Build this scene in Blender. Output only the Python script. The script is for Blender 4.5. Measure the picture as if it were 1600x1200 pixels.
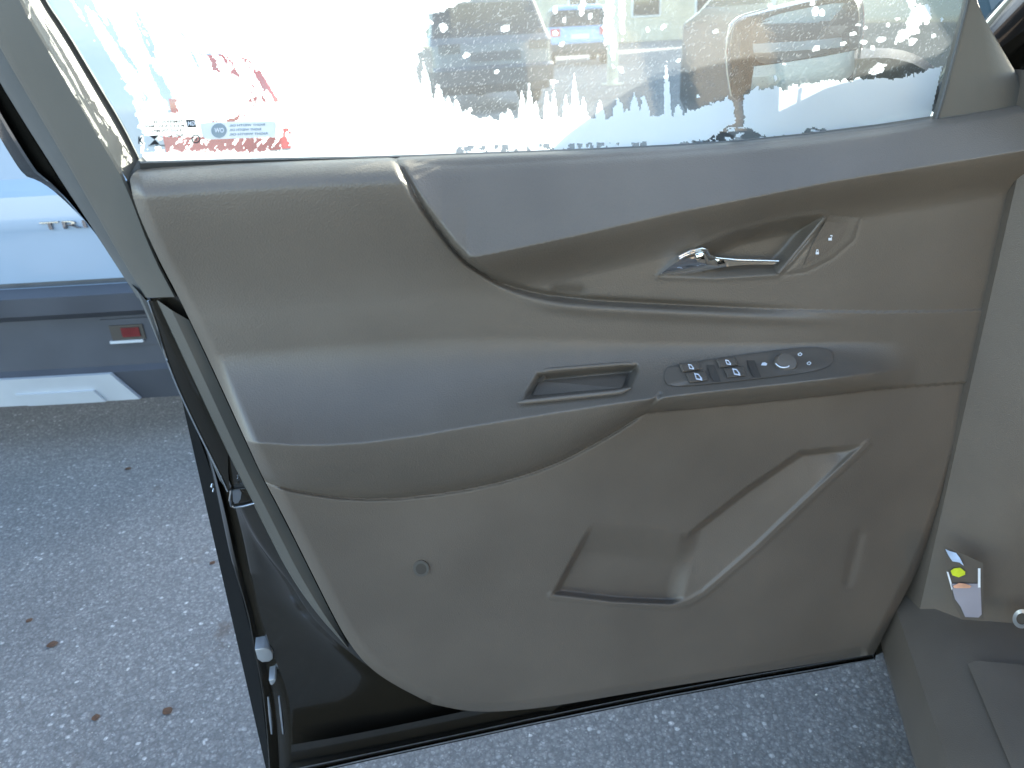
import bpy, math, random
import numpy as np
from mathutils import Vector, Matrix
random.seed(7); rng = np.random.default_rng(7)
for o in list(bpy.data.objects): bpy.data.objects.remove(o)
S = bpy.context.scene
COL = S.collection
rad = math.radians

# ------------------------------------------------------------------ camera
CAM_H, PITCH, ROLL, FPX = 1.17, 25.0, 3.0, 1202.0
cam_d = bpy.data.cameras.new('camera'); cam = bpy.data.objects.new('camera', cam_d); COL.objects.link(cam)
cam_d.sensor_width = 36.0; cam_d.lens = 36.0 * FPX / 1600.0
cam_d.clip_start = 0.02; cam_d.clip_end = 900
cam.matrix_world = Matrix.Translation((0, 0, CAM_H)) @ Matrix.Rotation(rad(90 - PITCH), 4, 'X') @ Matrix.Rotation(rad(-ROLL), 4, 'Z')
cam_d.dof.use_dof = True; cam_d.dof.focus_distance = 0.92; cam_d.dof.aperture_fstop = 9.0
S.camera = cam
# ------------------------------------------------------------------ world, sun, exposure
SUN_AZ, SUN_EL = 48.0, 18.0            # azimuth measured from +Y towards +X
w = bpy.data.worlds.new('World'); S.world = w; w.use_nodes = True
nt = w.node_tree; nt.nodes.clear()
sky = nt.nodes.new('ShaderNodeTexSky'); sky.sky_type = 'NISHITA'; sky.sun_disc = False
sky.sun_elevation = rad(SUN_EL); sky.sun_rotation = rad(SUN_AZ)
bg = nt.nodes.new('ShaderNodeBackground'); bg.inputs[1].default_value = 0.15
out = nt.nodes.new('ShaderNodeOutputWorld')
nt.links.new(sky.outputs[0], bg.inputs[0]); nt.links.new(bg.outputs[0], out.inputs[0])
sun_d = bpy.data.lights.new('sun', 'SUN'); sun_d.energy = 4.5; sun_d.angle = rad(0.5); sun_d.color = (1, .94, .84)
sun = bpy.data.objects.new('sun', sun_d); COL.objects.link(sun)
SD = Vector((math.sin(rad(SUN_AZ)) * math.cos(rad(SUN_EL)), math.cos(rad(SUN_AZ)) * math.cos(rad(SUN_EL)), math.sin(rad(SUN_EL))))
sun.rotation_euler = SD.to_track_quat('Z', 'Y').to_euler(); sun.location = SD * 40
S.view_settings.view_transform = 'Standard'; S.view_settings.look = 'None'
S.view_settings.gamma = 1.0; S.view_settings.exposure = 2.5
S.render.engine = 'CYCLES'

# ------------------------------------------------------------------ photograph survey: pixel (1600x1200) -> place
_c, _s = math.cos(rad(ROLL)), math.sin(rad(ROLL)); _cp, _sp = math.cos(rad(PITCH)), math.sin(rad(PITCH))
def ray(px, py):
    x = np.asarray(px, float) - 800; y = 600 - np.asarray(py, float)
    xr = x * _c + y * _s; yr = -x * _s + y * _c
    return np.stack([xr, FPX * _cp + yr * _sp, yr * _cp - FPX * _sp], -1)
YAW = 12.0; DIST = 0.78
DU = np.array([math.cos(rad(YAW)), math.sin(rad(YAW)), 0]); DN = np.array([math.sin(rad(YAW)), -math.cos(rad(YAW)), 0])
Q0 = np.array([0, DIST, 0.0]); C0 = np.array([0, 0, CAM_H])
def P(px, py, w=0.0):
    """point on the door, w metres in front of the door's inner sheet"""
    r = ray(px, py)
    t = ((Q0 - C0) @ DN + np.asarray(w, float)) / (r @ DN)
    return C0 + r * t[..., None]
def G(px, py, z=0.0):
    r = ray(px, py); t = (z - CAM_H) / r[..., 2]
    return C0 + r * t[..., None]
def PY(px, py, Y):
    r = ray(px, py); return C0 + r * (Y / r[..., 1])[..., None]

# ------------------------------------------------------------------ materials
def mat(name, col, rough=.5, metal=0, spec=.5, coat=0, noise=None, bump=None, trans=0, alpha=1, nscale=None):
    m = bpy.data.materials.new(name); m.use_nodes = True
    n = m.node_tree.nodes; l = m.node_tree.links; b = n['Principled BSDF']
    b.inputs['Base Color'].default_value = (*col, 1); b.inputs['Roughness'].default_value = rough
    b.inputs['Metallic'].default_value = metal; b.inputs['Specular IOR Level'].default_value = spec
    b.inputs['Coat Weight'].default_value = coat; b.inputs['Coat Roughness'].default_value = .04
    tc = n.new('ShaderNodeTexCoord')
    if noise:      # (scale, amount): gentle variation of colour
        t = n.new('ShaderNodeTexNoise'); t.inputs['Scale'].default_value = noise[0]; t.inputs['Detail'].default_value = 6
        l.new(tc.outputs['Object'], t.inputs['Vector'])
        r = n.new('ShaderNodeMapRange'); r.inputs[1].default_value = .3; r.inputs[2].default_value = .7
        r.inputs[3].default_value = 1 - noise[1]; r.inputs[4].default_value = 1 + noise[1]
        l.new(t.outputs[0], r.inputs[0])
        h = n.new('ShaderNodeVectorMath'); h.operation = 'SCALE'; h.inputs[0].default_value = col
        l.new(r.outputs[0], h.inputs['Scale']); l.new(h.outputs[0], b.inputs['Base Color'])
        rr = n.new('ShaderNodeMapRange'); rr.inputs[3].default_value = rough * .8; rr.inputs[4].default_value = min(1, rough * 1.2)
        l.new(t.outputs[0], rr.inputs[0]); l.new(rr.outputs[0], b.inputs['Roughness'])
    if bump:       # (scale, strength, distance)
        t = n.new('ShaderNodeTexVoronoi' if bump[0] > 300 else 'ShaderNodeTexNoise'); t.inputs['Scale'].default_value = bump[0]
        l.new(tc.outputs['Object'], t.inputs['Vector'])
        k = n.new('ShaderNodeBump'); k.inputs['Strength'].default_value = bump[1]; k.inputs['Distance'].default_value = bump[2]
        l.new(t.outputs[0], k.inputs['Height']); l.new(k.outputs[0], b.inputs['Normal'])
    return m
M = {}
M['trim'] = mat('soft_trim', (.147, .121, .096), .39, spec=.6, noise=(5, .14), bump=(620, .36, .0007))
M['trim_hard'] = mat('hard_trim', (.140, .113, .089), .43, spec=.5, noise=(6, .14), bump=(760, .36, .0006))
M['frame_trim'] = mat('frame_trim', (.112, .103, .088), .5, noise=(8, .10), bump=(900, .2, .0004))
M['switch'] = mat('switch_plastic', (.13, .108, .088), .36, noise=(20, .06))
M['groove'] = mat('dark_recess', (.075, .062, .05), .7, noise=(20, .1))
M['rubber'] = mat('rubber_seal', (.10, .10, .098), .62, noise=(30, .12), bump=(120, .15, .001))
M['black_paint'] = mat('black_paint', (.012, .011, .009), .16, spec=.5, coat=.6, noise=(9, .2))
M['jamb_paint'] = mat('jamb_paint', (.022, .018, .013), .22, spec=.5, coat=.5, noise=(9, .15), bump=(14, .05, .004))
M['chrome'] = mat('chrome', (.86, .86, .86), .05, metal=1, noise=(25, .03))
M['satin'] = mat('satin_silver', (.5, .5, .5), .3, metal=.6, noise=(25, .05))
M['steel'] = mat('steel', (.45, .46, .48), .28, metal=1, noise=(40, .1))
M['white_print'] = mat('white_print', (.82, .84, .9), .6, noise=(40, .04))
M['dark_print'] = mat('dark_print', (.02, .022, .025), .7, noise=(40, .04))
M['blue_paint'] = mat('pale_blue_paint', (.37, .455, .55), .3, spec=.5, coat=.7, noise=(3, .05))
M['bumper'] = mat('bumper_plastic', (.07, .073, .085), .55, noise=(6, .15), bump=(500, .2, .001))
M['silver'] = mat('silver_paint', (.58, .60, .62), .4, metal=.1, noise=(5, .08))
M['red_lens'] = mat('red_lens', (.55, .02, .025), .12, coat=.6, noise=(20, .15))
M['dark_glass'] = mat('dark_glass', (.02, .025, .03), .06, spec=.6, noise=(3, .1))
M['tyre'] = mat('tyre_rubber', (.025, .025, .026), .8, noise=(12, .2))
M['rim'] = mat('rim_metal', (.4, .4, .42), .35, metal=.8, noise=(9, .1))
M['white_paint'] = mat('white_paint', (.75, .76, .78), .3, coat=.6, noise=(3, .04))
M['mid_blue'] = mat('mid_blue_paint', (.22, .38, .62), .3, coat=.6, noise=(3, .05))
M['dark_blue'] = mat('dark_blue_paint', (.05, .065, .09), .25, coat=.6, noise=(3, .05))
M['van_paint'] = mat('van_paint', (.10, .092, .085), .3, coat=.5, noise=(3, .06))
M['blue_grey'] = mat('blue_grey_panel', (.10, .16, .20), .5, noise=(6, .08))
M['dark_red'] = mat('reflector_red', (.15, .015, .015), .3, noise=(30, .2))
M['slate'] = mat('slate_paint', (.10, .115, .14), .25, coat=.6, noise=(3, .05))
M['dark_chrome'] = mat('dark_chrome', (.3, .3, .32), .2, metal=.9, noise=(30, .1))
M['leaf'] = mat('dead_leaf', (.10, .05, .025), .8, noise=(200, .3))
M['grit'] = mat('pale_grit', (.42, .40, .37), .8, noise=(60, .35))
M['cream'] = mat('cream_render', (.62, .56, .43), .85, noise=(1.5, .1), bump=(20, .3, .01))
M['post'] = mat('pale_post_paint', (.62, .58, .45), .6, noise=(5, .2))
M['brick'] = mat('shade_building_wall', (.34, .28, .22), .85, noise=(2, .15), bump=(8, .3, .02))
M['roof'] = mat('roof_felt', (.12, .12, .13), .9, noise=(2, .2))
M['lavender'] = mat('lavender_reflection', (.34, .31, .34), .6, noise=(20, .06))  # lavender to pale blue: reflected outdoors painted as flat colour
M['lime'] = mat('lime_reflection', (.62, .68, .03), .6, noise=(60, .25))
M['orange'] = mat('orange_reflection', (.75, .38, .24), .6, noise=(60, .2))
M['bluewhite'] = mat('pale_blue_reflection', (.5, .6, .78), .6, noise=(60, .25))
M['sticker'] = mat('sticker_paper', (.85, .85, .86), .6, noise=(50, .05))
M['sticker_grey'] = mat('sticker_grey', (.30, .36, .40), .6, noise=(50, .1))
M['bounce_seat'] = mat('bounce_seat_cloth', (.50, .40, .28), .9, noise=(30, .2), bump=(200, .4, .001))

def mirror_mat():
    m = mat('mirror_silver', (.8, .82, .85), .03, metal=1, noise=(30, .03)); return m
M['mirror'] = mirror_mat()
def glass_mat(name='window_glass', film=.0):      # film: thin frozen condensation, raised to add a pale veil
    m = bpy.data.materials.new(name); m.use_nodes = True; n = m.node_tree.nodes; l = m.node_tree.links; n.clear()
    o = n.new('ShaderNodeOutputMaterial'); t = n.new('ShaderNodeBsdfTransparent'); g = n.new('ShaderNodeBsdfGlossy')
    t.inputs[0].default_value = (.88, .92, .90, 1); g.inputs['Roughness'].default_value = .03
    lw = n.new('ShaderNodeLayerWeight'); lw.inputs[0].default_value = .5; pw = n.new('ShaderNodeMath'); pw.operation = 'POWER'; pw.inputs[1].default_value = 5
    f = n.new('ShaderNodeMath'); f.operation = 'MULTIPLY_ADD'; f.inputs[1].default_value = .96; f.inputs[2].default_value = .04; l.new(lw.outputs['Facing'], pw.inputs[0]); l.new(pw.outputs[0], f.inputs[0]); mx = n.new('ShaderNodeMixShader')
    no = n.new('ShaderNodeTexNoise'); no.inputs['Scale'].default_value = 90; bp = n.new('ShaderNodeBump'); bp.inputs['Strength'].default_value = .05
    l.new(no.outputs[0], bp.inputs['Height']); l.new(bp.outputs[0], g.inputs['Normal'])
    l.new(f.outputs[0], mx.inputs[0]); l.new(t.outputs[0], mx.inputs[1]); l.new(g.outputs[0], mx.inputs[2]); tl = n.new('ShaderNodeBsdfTranslucent'); tl.inputs[0].default_value = (.9, .93, .95, 1); fm = n.new('ShaderNodeMixShader'); fn_ = n.new('ShaderNodeTexNoise'); fn_.inputs['Scale'].default_value = 6
    fr_ = n.new('ShaderNodeMapRange'); fr_.inputs[3].default_value = film * .6; fr_.inputs[4].default_value = film * 1.4; l.new(fn_.outputs[0], fr_.inputs[0]); l.new(fr_.outputs[0], fm.inputs[0])
    l.new(mx.outputs[0], fm.inputs[1]); l.new(tl.outputs[0], fm.inputs[2]); l.new(fm.outputs[0], o.inputs[0])
    return m
M['glass'] = glass_mat(); M['fogged_veil_glass'] = glass_mat('fogged_veil_glass', .038)
def frost_mat(name, clear):
    m = bpy.data.materials.new(name); m.use_nodes = True; n = m.node_tree.nodes; l = m.node_tree.links; n.clear()
    o = n.new('ShaderNodeOutputMaterial'); d = n.new('ShaderNodeBsdfDiffuse'); t = n.new('ShaderNodeBsdfTranslucent'); a = n.new('ShaderNodeBsdfTransparent')
    for q in (d, t): q.inputs[0].default_value = (.90, .93, .95, 1)
    no = n.new('ShaderNodeTexNoise'); no.inputs['Scale'].default_value = 400; no.inputs['Detail'].default_value = 4
    bp = n.new('ShaderNodeBump'); bp.inputs['Strength'].default_value = .4; bp.inputs['Distance'].default_value = .001
    l.new(no.outputs[0], bp.inputs['Height']); l.new(bp.outputs[0], d.inputs['Normal'])
    m1 = n.new('ShaderNodeMixShader'); m1.inputs[0].default_value = .62; m2 = n.new('ShaderNodeMixShader'); m2.inputs[0].default_value = clear
    l.new(d.outputs[0], m1.inputs[1]); l.new(t.outputs[0], m1.inputs[2]); l.new(m1.outputs[0], m2.inputs[1]); l.new(a.outputs[0], m2.inputs[2]); l.new(m2.outputs[0], o.inputs[0])
    return m
M['frost'] = frost_mat('frost_ice', .04); M['droplet'] = frost_mat('droplet_ice', .72)
def asphalt_mat():
    m = bpy.data.materials.new('asphalt'); m.use_nodes = True; n = m.node_tree.nodes; l = m.node_tree.links; b = n['Principled BSDF']
    tc = n.new('ShaderNodeTexCoord')
    def noise(sc, det=5):
        t = n.new('ShaderNodeTexNoise'); t.inputs['Scale'].default_value = sc; t.inputs['Detail'].default_value = det; l.new(tc.outputs['Object'], t.inputs['Vector']); return t
    def ramp(src, stops):
        r = n.new('ShaderNodeValToRGB'); e = r.color_ramp.elements
        while len(e) < len(stops): e.new(.5)
        for q, (p, c) in zip(e, stops): q.position = p; q.color = (*c, 1)
        l.new(src, r.inputs[0]); return r
    def mix(f, a, bb, typ='MIX'):
        x = n.new('ShaderNodeMix'); x.data_type = 'RGBA'; x.blend_type = typ
        if isinstance(f, float): x.inputs[0].default_value = f
        else: l.new(f, x.inputs[0])
        l.new(a, x.inputs[6])
        if isinstance(bb, tuple): x.inputs[7].default_value = (*bb, 1)
        else: l.new(bb, x.inputs[7])
        return x.outputs[2]
    v = n.new('ShaderNodeTexVoronoi'); v.inputs['Scale'].default_value = 120; l.new(tc.outputs['Object'], v.inputs['Vector'])
    sep = n.new('ShaderNodeSeparateColor'); l.new(v.outputs['Color'], sep.inputs[0])
    stone = ramp(sep.outputs[0], [(0, (.20, .194, .183)), (.45, (.235, .227, .212)), (.85, (.265, .256, .238)), (.975, (.32, .31, .29)), (1, (.58, .56, .52))])
    gap = ramp(v.outputs['Distance'], [(0, (0, 0, 0)), (.32, (0, 0, 0)), (.75, (1, 1, 1))])
    c = mix(gap.outputs[0], stone.outputs[0], (.18, .174, .165))
    v2 = n.new('ShaderNodeTexVoronoi'); v2.inputs['Scale'].default_value = 330; l.new(tc.outputs['Object'], v2.inputs['Vector'])
    s2 = n.new('ShaderNodeSeparateColor'); l.new(v2.outputs['Color'], s2.inputs[0])
    fine = ramp(s2.outputs[1], [(0, (.75, .75, .75)), (.8, (1.05, 1.05, 1.05)), (1, (1.6, 1.6, 1.6))])
    c = mix(.75, c, fine.outputs[0], 'MULTIPLY')
    big = ramp(noise(1.6).outputs[0], [(.3, (.8, .8, .8)), (.7, (1.15, 1.14, 1.12))]); c = mix(1.0, c, big.outputs[0], 'MULTIPLY')
    st = ramp(noise(6.5, 3).outputs[0], [(.66, (0, 0, 0)), (.74, (1, 1, 1))]); 
    fac = n.new('ShaderNodeMath'); fac.operation = 'MULTIPLY'; fac.inputs[1].default_value = .5; l.new(st.outputs[0], fac.inputs[0])
    c = mix(fac.outputs[0], c, (.10, .066, .045))
    l.new(c, b.inputs['Base Color']); b.inputs['Roughness'].default_value = .85; b.inputs['Specular IOR Level'].default_value = .35
    bp = n.new('ShaderNodeBump'); bp.inputs['Strength'].default_value = .45; bp.inputs['Distance'].default_value = .003; bp.invert = True
    l.new(v.outputs['Distance'], bp.inputs['Height']); l.new(bp.outputs[0], b.inputs['Normal'])
    return m
M['asphalt'] = asphalt_mat()

# ------------------------------------------------------------------ mesh helpers
def base_of(p):
    b = Vector((0, 0, 0))
    while p is not None:
        b = b + p.location; p = p.parent
    return b
XFORM = None      # set while the car's own body is built in car coordinates
def mk(name, V, F, m, parent=None, smooth=True, normals=None, sharp=None):
    if XFORM is not None: V = [XFORM @ Vector([float(q) for q in v]) for v in V]
    me = bpy.data.meshes.new(name); me.from_pydata([tuple(map(float, v)) for v in V], [], [tuple(map(int, f)) for f in F]); me.validate(); me.update()
    if smooth:
        me.polygons.foreach_set('use_smooth', [True] * len(me.polygons))
        if sharp: me.set_sharp_from_angle(angle=rad(sharp))
    if normals is not None: me.normals_split_custom_set_from_vertices([tuple(map(float, q)) for q in normals])
    me.materials.append(M[m]); o = bpy.data.objects.new(name, me); COL.objects.link(o)
    if parent is not None:
        o.parent = parent; o.matrix_parent_inverse = ROOTINV[root(parent).name]
        if parent.parent is not None: o.matrix_parent_inverse = Matrix.Identity(4)
    return o
ROOTINV = {}
def root(o):
    while o.parent is not None: o = o.parent
    return o
def thing(name, label, cat, loc=(0, 0, 0), rz=0, group=None, local=False):
    o = bpy.data.objects.new(name, None); COL.objects.link(o); o.location = loc; o.rotation_euler = (0, 0, rz)
    o['label'] = label; o['category'] = cat; o.empty_display_size = .1
    if group: o['group'] = group
    mw = Matrix.Translation(loc) @ Matrix.Rotation(rz, 4, 'Z')
    ROOTINV[o.name] = Matrix.Identity(4) if local else mw.inverted()
    return o
def resample(c, n):
    c = np.array(c, float); d = np.r_[0, np.cumsum(np.linalg.norm(np.diff(c[:, :2], axis=0), axis=1))]
    if d[-1] == 0: return np.repeat(c[:1], n, 0)
    t = np.linspace(0, d[-1], n); return np.stack([np.interp(t, d, c[:, k]) for k in range(c.shape[1])], -1)
def smooth_line(c, it=2):
    c = np.array(c, float)
    for _ in range(it):
        a = c[:-1] * .75 + c[1:] * .25; b = c[:-1] * .25 + c[1:] * .75
        m = np.empty((2 * len(a), c.shape[1])); m[0::2] = a; m[1::2] = b
        c = np.vstack([c[:1], m, c[-1:]])
    return c
def loft(name, curves, m, parent, n=60, closed=False, smooth=2, sharp=40, sheet=True, conv=None):
    """surface across a row of survey curves [(px,py,w)...]"""
    rows = [resample(smooth_line(c, smooth), n) for c in curves]; A = np.array(rows)
    V = (conv or (lambda a: P(a[..., 0], a[..., 1], a[..., 2])))(A).reshape(-1, 3); k = len(rows); F = []
    for i in range(k if closed else k - 1):
        for j in range(n - 1):
            a = i * n + j; b = ((i + 1) % k) * n + j; F.append((a, a + 1, b + 1, b))
    return mk(name, V, F, m, parent, True, sharp=sharp)
def prism(name, poly, w0, w1, m, parent, smooth=0, bev=0.0, conv=None):
    """closed outline in survey pixels, thickness from w0 (back) to w1 (front); optional rounded front edge"""
    c = np.array(poly, float)
    if smooth: c = smooth_line(np.vstack([c, c[:1]]), smooth)[:-1]
    cen = c.mean(0); k = len(c); rings = []
    base = P(c[:, 0], c[:, 1], w1)
    back = base + DN * (w0 - w1)
    if bev:
        ctr = base.mean(0); rad_ = np.linalg.norm(base - ctr, axis=1, keepdims=True); inn = base + (ctr - base) / rad_ * bev
        rings = [back, base - DN * bev, base + (inn - base) * .3 - DN * bev * .3, inn]
    else: rings = [back, base]
    V = np.vstack(rings); F = []
    for i in range(len(rings) - 1):
        for j in range(k): F.append((i * k + j, i * k + (j + 1) % k, (i + 1) * k + (j + 1) % k, (i + 1) * k + j))
    F.append(tuple(range((len(rings) - 1) * k, len(rings) * k))); F.append(tuple(range(k - 1, -1, -1)))
    return mk(name, V, F, m, parent, True, sharp=35)
def tube(name, pts, r, m, parent, n=10, cap=True):
    pts = np.array(pts, float); k = len(pts); rr = np.broadcast_to(np.asarray(r, float), (k,)); V = []; F = []
    up = np.array([.13, .2, .97])
    for i in range(k):
        t = pts[min(i + 1, k - 1)] - pts[max(i - 1, 0)]; t /= np.linalg.norm(t) + 1e-9
        a = np.cross(t, up); a /= np.linalg.norm(a) + 1e-9; b = np.cross(t, a)
        for j in range(n):
            q = 2 * math.pi * j / n; V.append(pts[i] + rr[i] * (a * math.cos(q) + b * math.sin(q)))
    for i in range(k - 1):
        for j in range(n): F.append((i * n + j, i * n + (j + 1) % n, (i + 1) * n + (j + 1) % n, (i + 1) * n + j))
    if cap: F.append(tuple(range(n - 1, -1, -1))); F.append(tuple(range((k - 1) * n, k * n)))
    return mk(name, V, F, m, parent, True, sharp=50)
def boxv(x0, x1, y0, y1, z0, z1, bev=0.0):
    """bevelled box vertices/faces"""
    import bmesh
    bm = bmesh.new(); bmesh.ops.create_cube(bm, size=1)
    for v in bm.verts: v.co = Vector(((x0 + x1) / 2 + v.co.x * (x1 - x0), (y0 + y1) / 2 + v.co.y * (y1 - y0), (z0 + z1) / 2 + v.co.z * (z1 - z0)))
    if bev: bmesh.ops.bevel(bm, geom=list(bm.edges), offset=bev, segments=3, affect='EDGES', profile=.5)
    V = [v.co.copy() for v in bm.verts]; bm.verts.index_update(); F = [[v.index for v in f.verts] for f in bm.faces]; bm.free(); return V, F
def box(name, x0, x1, y0, y1, z0, z1, m, parent, bev=.01, xf=None):
    V, F = boxv(x0, x1, y0, y1, z0, z1, bev)
    if xf: V = [xf @ v for v in V]
    return mk(name, V, F, m, parent, True, sharp=35)
def text_mesh(s, font_size=1.0, shear=0, bold=0.0):
    cu = bpy.data.curves.new('lettering', 'FONT'); cu.body = s; cu.size = font_size; cu.shear = shear; cu.resolution_u = 3; cu.offset = bold
    o = bpy.data.objects.new('lettering', cu); COL.objects.link(o); dg = bpy.context.evaluated_depsgraph_get(); dg.update()
    me = bpy.data.meshes.new_from_object(o.evaluated_get(dg)); V = np.array([v.co[:] for v in me.vertices]); F = [list(p.vertices) for p in me.polygons]
    bpy.data.objects.remove(o); return V, F
def pdist(x, y, poly, closed=False):
    poly = np.array(poly, float)
    if closed: poly = np.vstack([poly, poly[:1]])
    d = np.full(np.shape(x), 1e9)
    for (x0, y0), (x1, y1) in zip(poly[:-1, :2], poly[1:, :2]):
        dx, dy = x1 - x0, y1 - y0; t = np.clip(((x - x0) * dx + (y - y0) * dy) / (dx * dx + dy * dy + 1e-9), 0, 1)
        d = np.minimum(d, np.hypot(x - x0 - t * dx, y - y0 - t * dy))
    return d
def inside(x, y, poly):
    r = np.zeros(np.shape(x), bool); n = len(poly)
    for i in range(n):
        x0, y0 = poly[i]; x1, y1 = poly[(i + 1) % n]
        c = ((y0 > y) != (y1 > y)); xi = (x1 - x0) * (y - y0) / (y1 - y0 + 1e-12) + x0; r ^= c & (x < xi)
    return r
def sdf(x, y, poly): return np.where(inside(x, y, poly), -1, 1) * pdist(x, y, poly, True)
def ss(a, b, x):
    t = np.clip((x - a) / (b - a), 0, 1); return t * t * (3 - 2 * t)
def ip(x, pts):
    p = np.array(pts, float); return np.interp(x, p[:, 0], p[:, 1])
def vnoise(x, y, seed=0):
    x = np.asarray(x, float); y = np.asarray(y, float); xi = np.floor(x).astype(np.int64); yi = np.floor(y).astype(np.int64); fx = x - xi; fy = y - yi
    def h(a, b):
        n = (a * 374761393 + b * 668265263 + seed * 1442695041) & 0x7fffffff; n = ((n ^ (n >> 13)) * 1274126177) & 0x7fffffff; return ((n ^ (n >> 16)) & 0xffff) / 65535.0
    u = fx * fx * (3 - 2 * fx); v = fy * fy * (3 - 2 * fy)
    return (h(xi, yi) * (1 - u) + h(xi + 1, yi) * u) * (1 - v) + (h(xi, yi + 1) * (1 - u) + h(xi + 1, yi + 1) * u) * v
def fbm(x, y, seed=0, o=4): return sum(vnoise(x * 2 ** i, y * 2 ** i, seed + i) * .5 ** (i + 1) for i in range(o)) / (1 - .5 ** o)

# ------------------------------------------------------------------ ground
gv, gf = [], []
n = 12; R = np.r_[-400, -120, -40, -15, -6, -2, 2, 6, 15, 40, 120, 400]
for y in R:
    for x in R: gv.append((x, y, 0))
for i in range(n - 1):
    for j in range(n - 1): gf.append((i * n + j, i * n + j + 1, (i + 1) * n + j + 1, (i + 1) * n + j))
g = mk('ground', gv, gf, 'asphalt', None, False); g['kind'] = 'structure'; g['label'] = 'worn grey asphalt of the car park'

# ------------------------------------------------------------------ the open car door
HB = P(1430, 880, 0); door = thing('open_car', 'black car with its frosted front door wide open, grey-brown inner trim and chrome handle', 'car', (float(HB[0]), float(HB[1]), 0.0))
yT = [(150, 275), (203, 268), (400, 254), (620, 246), (1000, 232), (1200, 219), (1450, 188), (1660, 150)]
yB = [(200, 555), (390, 548), (500, 537), (700, 524), (850, 526), (1030, 533), (1300, 535), (1650, 520)]
yA = [(200, 690), (390, 690), (480, 697), (600, 690), (800, 655), (1030, 620), (1290, 592), (1400, 578), (1650, 560)]
S2 = [(395, 742), (430, 757), (470, 767), (550, 778), (640, 776), (760, 758), (860, 728), (950, 680), (1000, 647), (1032, 617)]
yS = S2[:-1] + [(1016, 642), (1045, 640), (1100, 636), (1290, 617), (1400, 604), (1650, 590)]
yR = [(617, 300), (690, 392), (728, 405), (760, 400), (900, 370), (1050, 335), (1300, 285), (1650, 228)]
S1 = [(612, 238), (617, 246), (640, 290), (670, 335), (720, 400), (755, 425), (790, 445), (840, 460), (900, 468), (1000, 474), (1250, 486), (1420, 488), (1650, 480)]
yT, yB, yA, S1, S2 = [smooth_line(q, 1).tolist() for q in (yT, yB, yA, S1, S2)]; yS = smooth_line(yS, 2).tolist()
Lc = smooth_line([(203, 282), (210, 320), (245, 400), (280, 465), (330, 570), (385, 690), (410, 745), (440, 800), (480, 880), (520, 960), (545, 1005), (577, 1044), (619, 1072), (675, 1100)], 2)
Tc = smooth_line([(203, 282), (206, 272), (218, 264), (400, 254), (620, 246), (1000, 232), (1200, 219), (1450, 188), (1640, 152)], 1)
Rc = smooth_line([(1640, 152), (1605, 350), (1545, 560), (1485, 760), (1440, 880), (1395, 965), (1366, 1022)], 2)
Bc = smooth_line([(675, 1100), (731, 1112), (787, 1112), (862, 1104), (1000, 1080), (1366, 1022)], 2)
CUP = [(1028, 432), (1060, 404), (1100, 380), (1150, 360), (1200, 348), (1250, 338), (1290, 334), (1262, 378), (1237, 408), (1215, 429), (1120, 435)]
LOCK = [(1294, 336), (1345, 340), (1335, 375), (1300, 405), (1260, 425), (1222, 430), (1243, 408), (1268, 378)]
PULL = [(838, 582), (998, 567), (1000, 580), (986, 612), (816, 630), (820, 612)]
POCK = [(925, 812), (862, 929), (960, 941), (1050, 945), (1075, 940), (1100, 926), (1180, 857), (1355, 693), (1250, 704), (1165, 762), (1075, 832), (1010, 818)]
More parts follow.
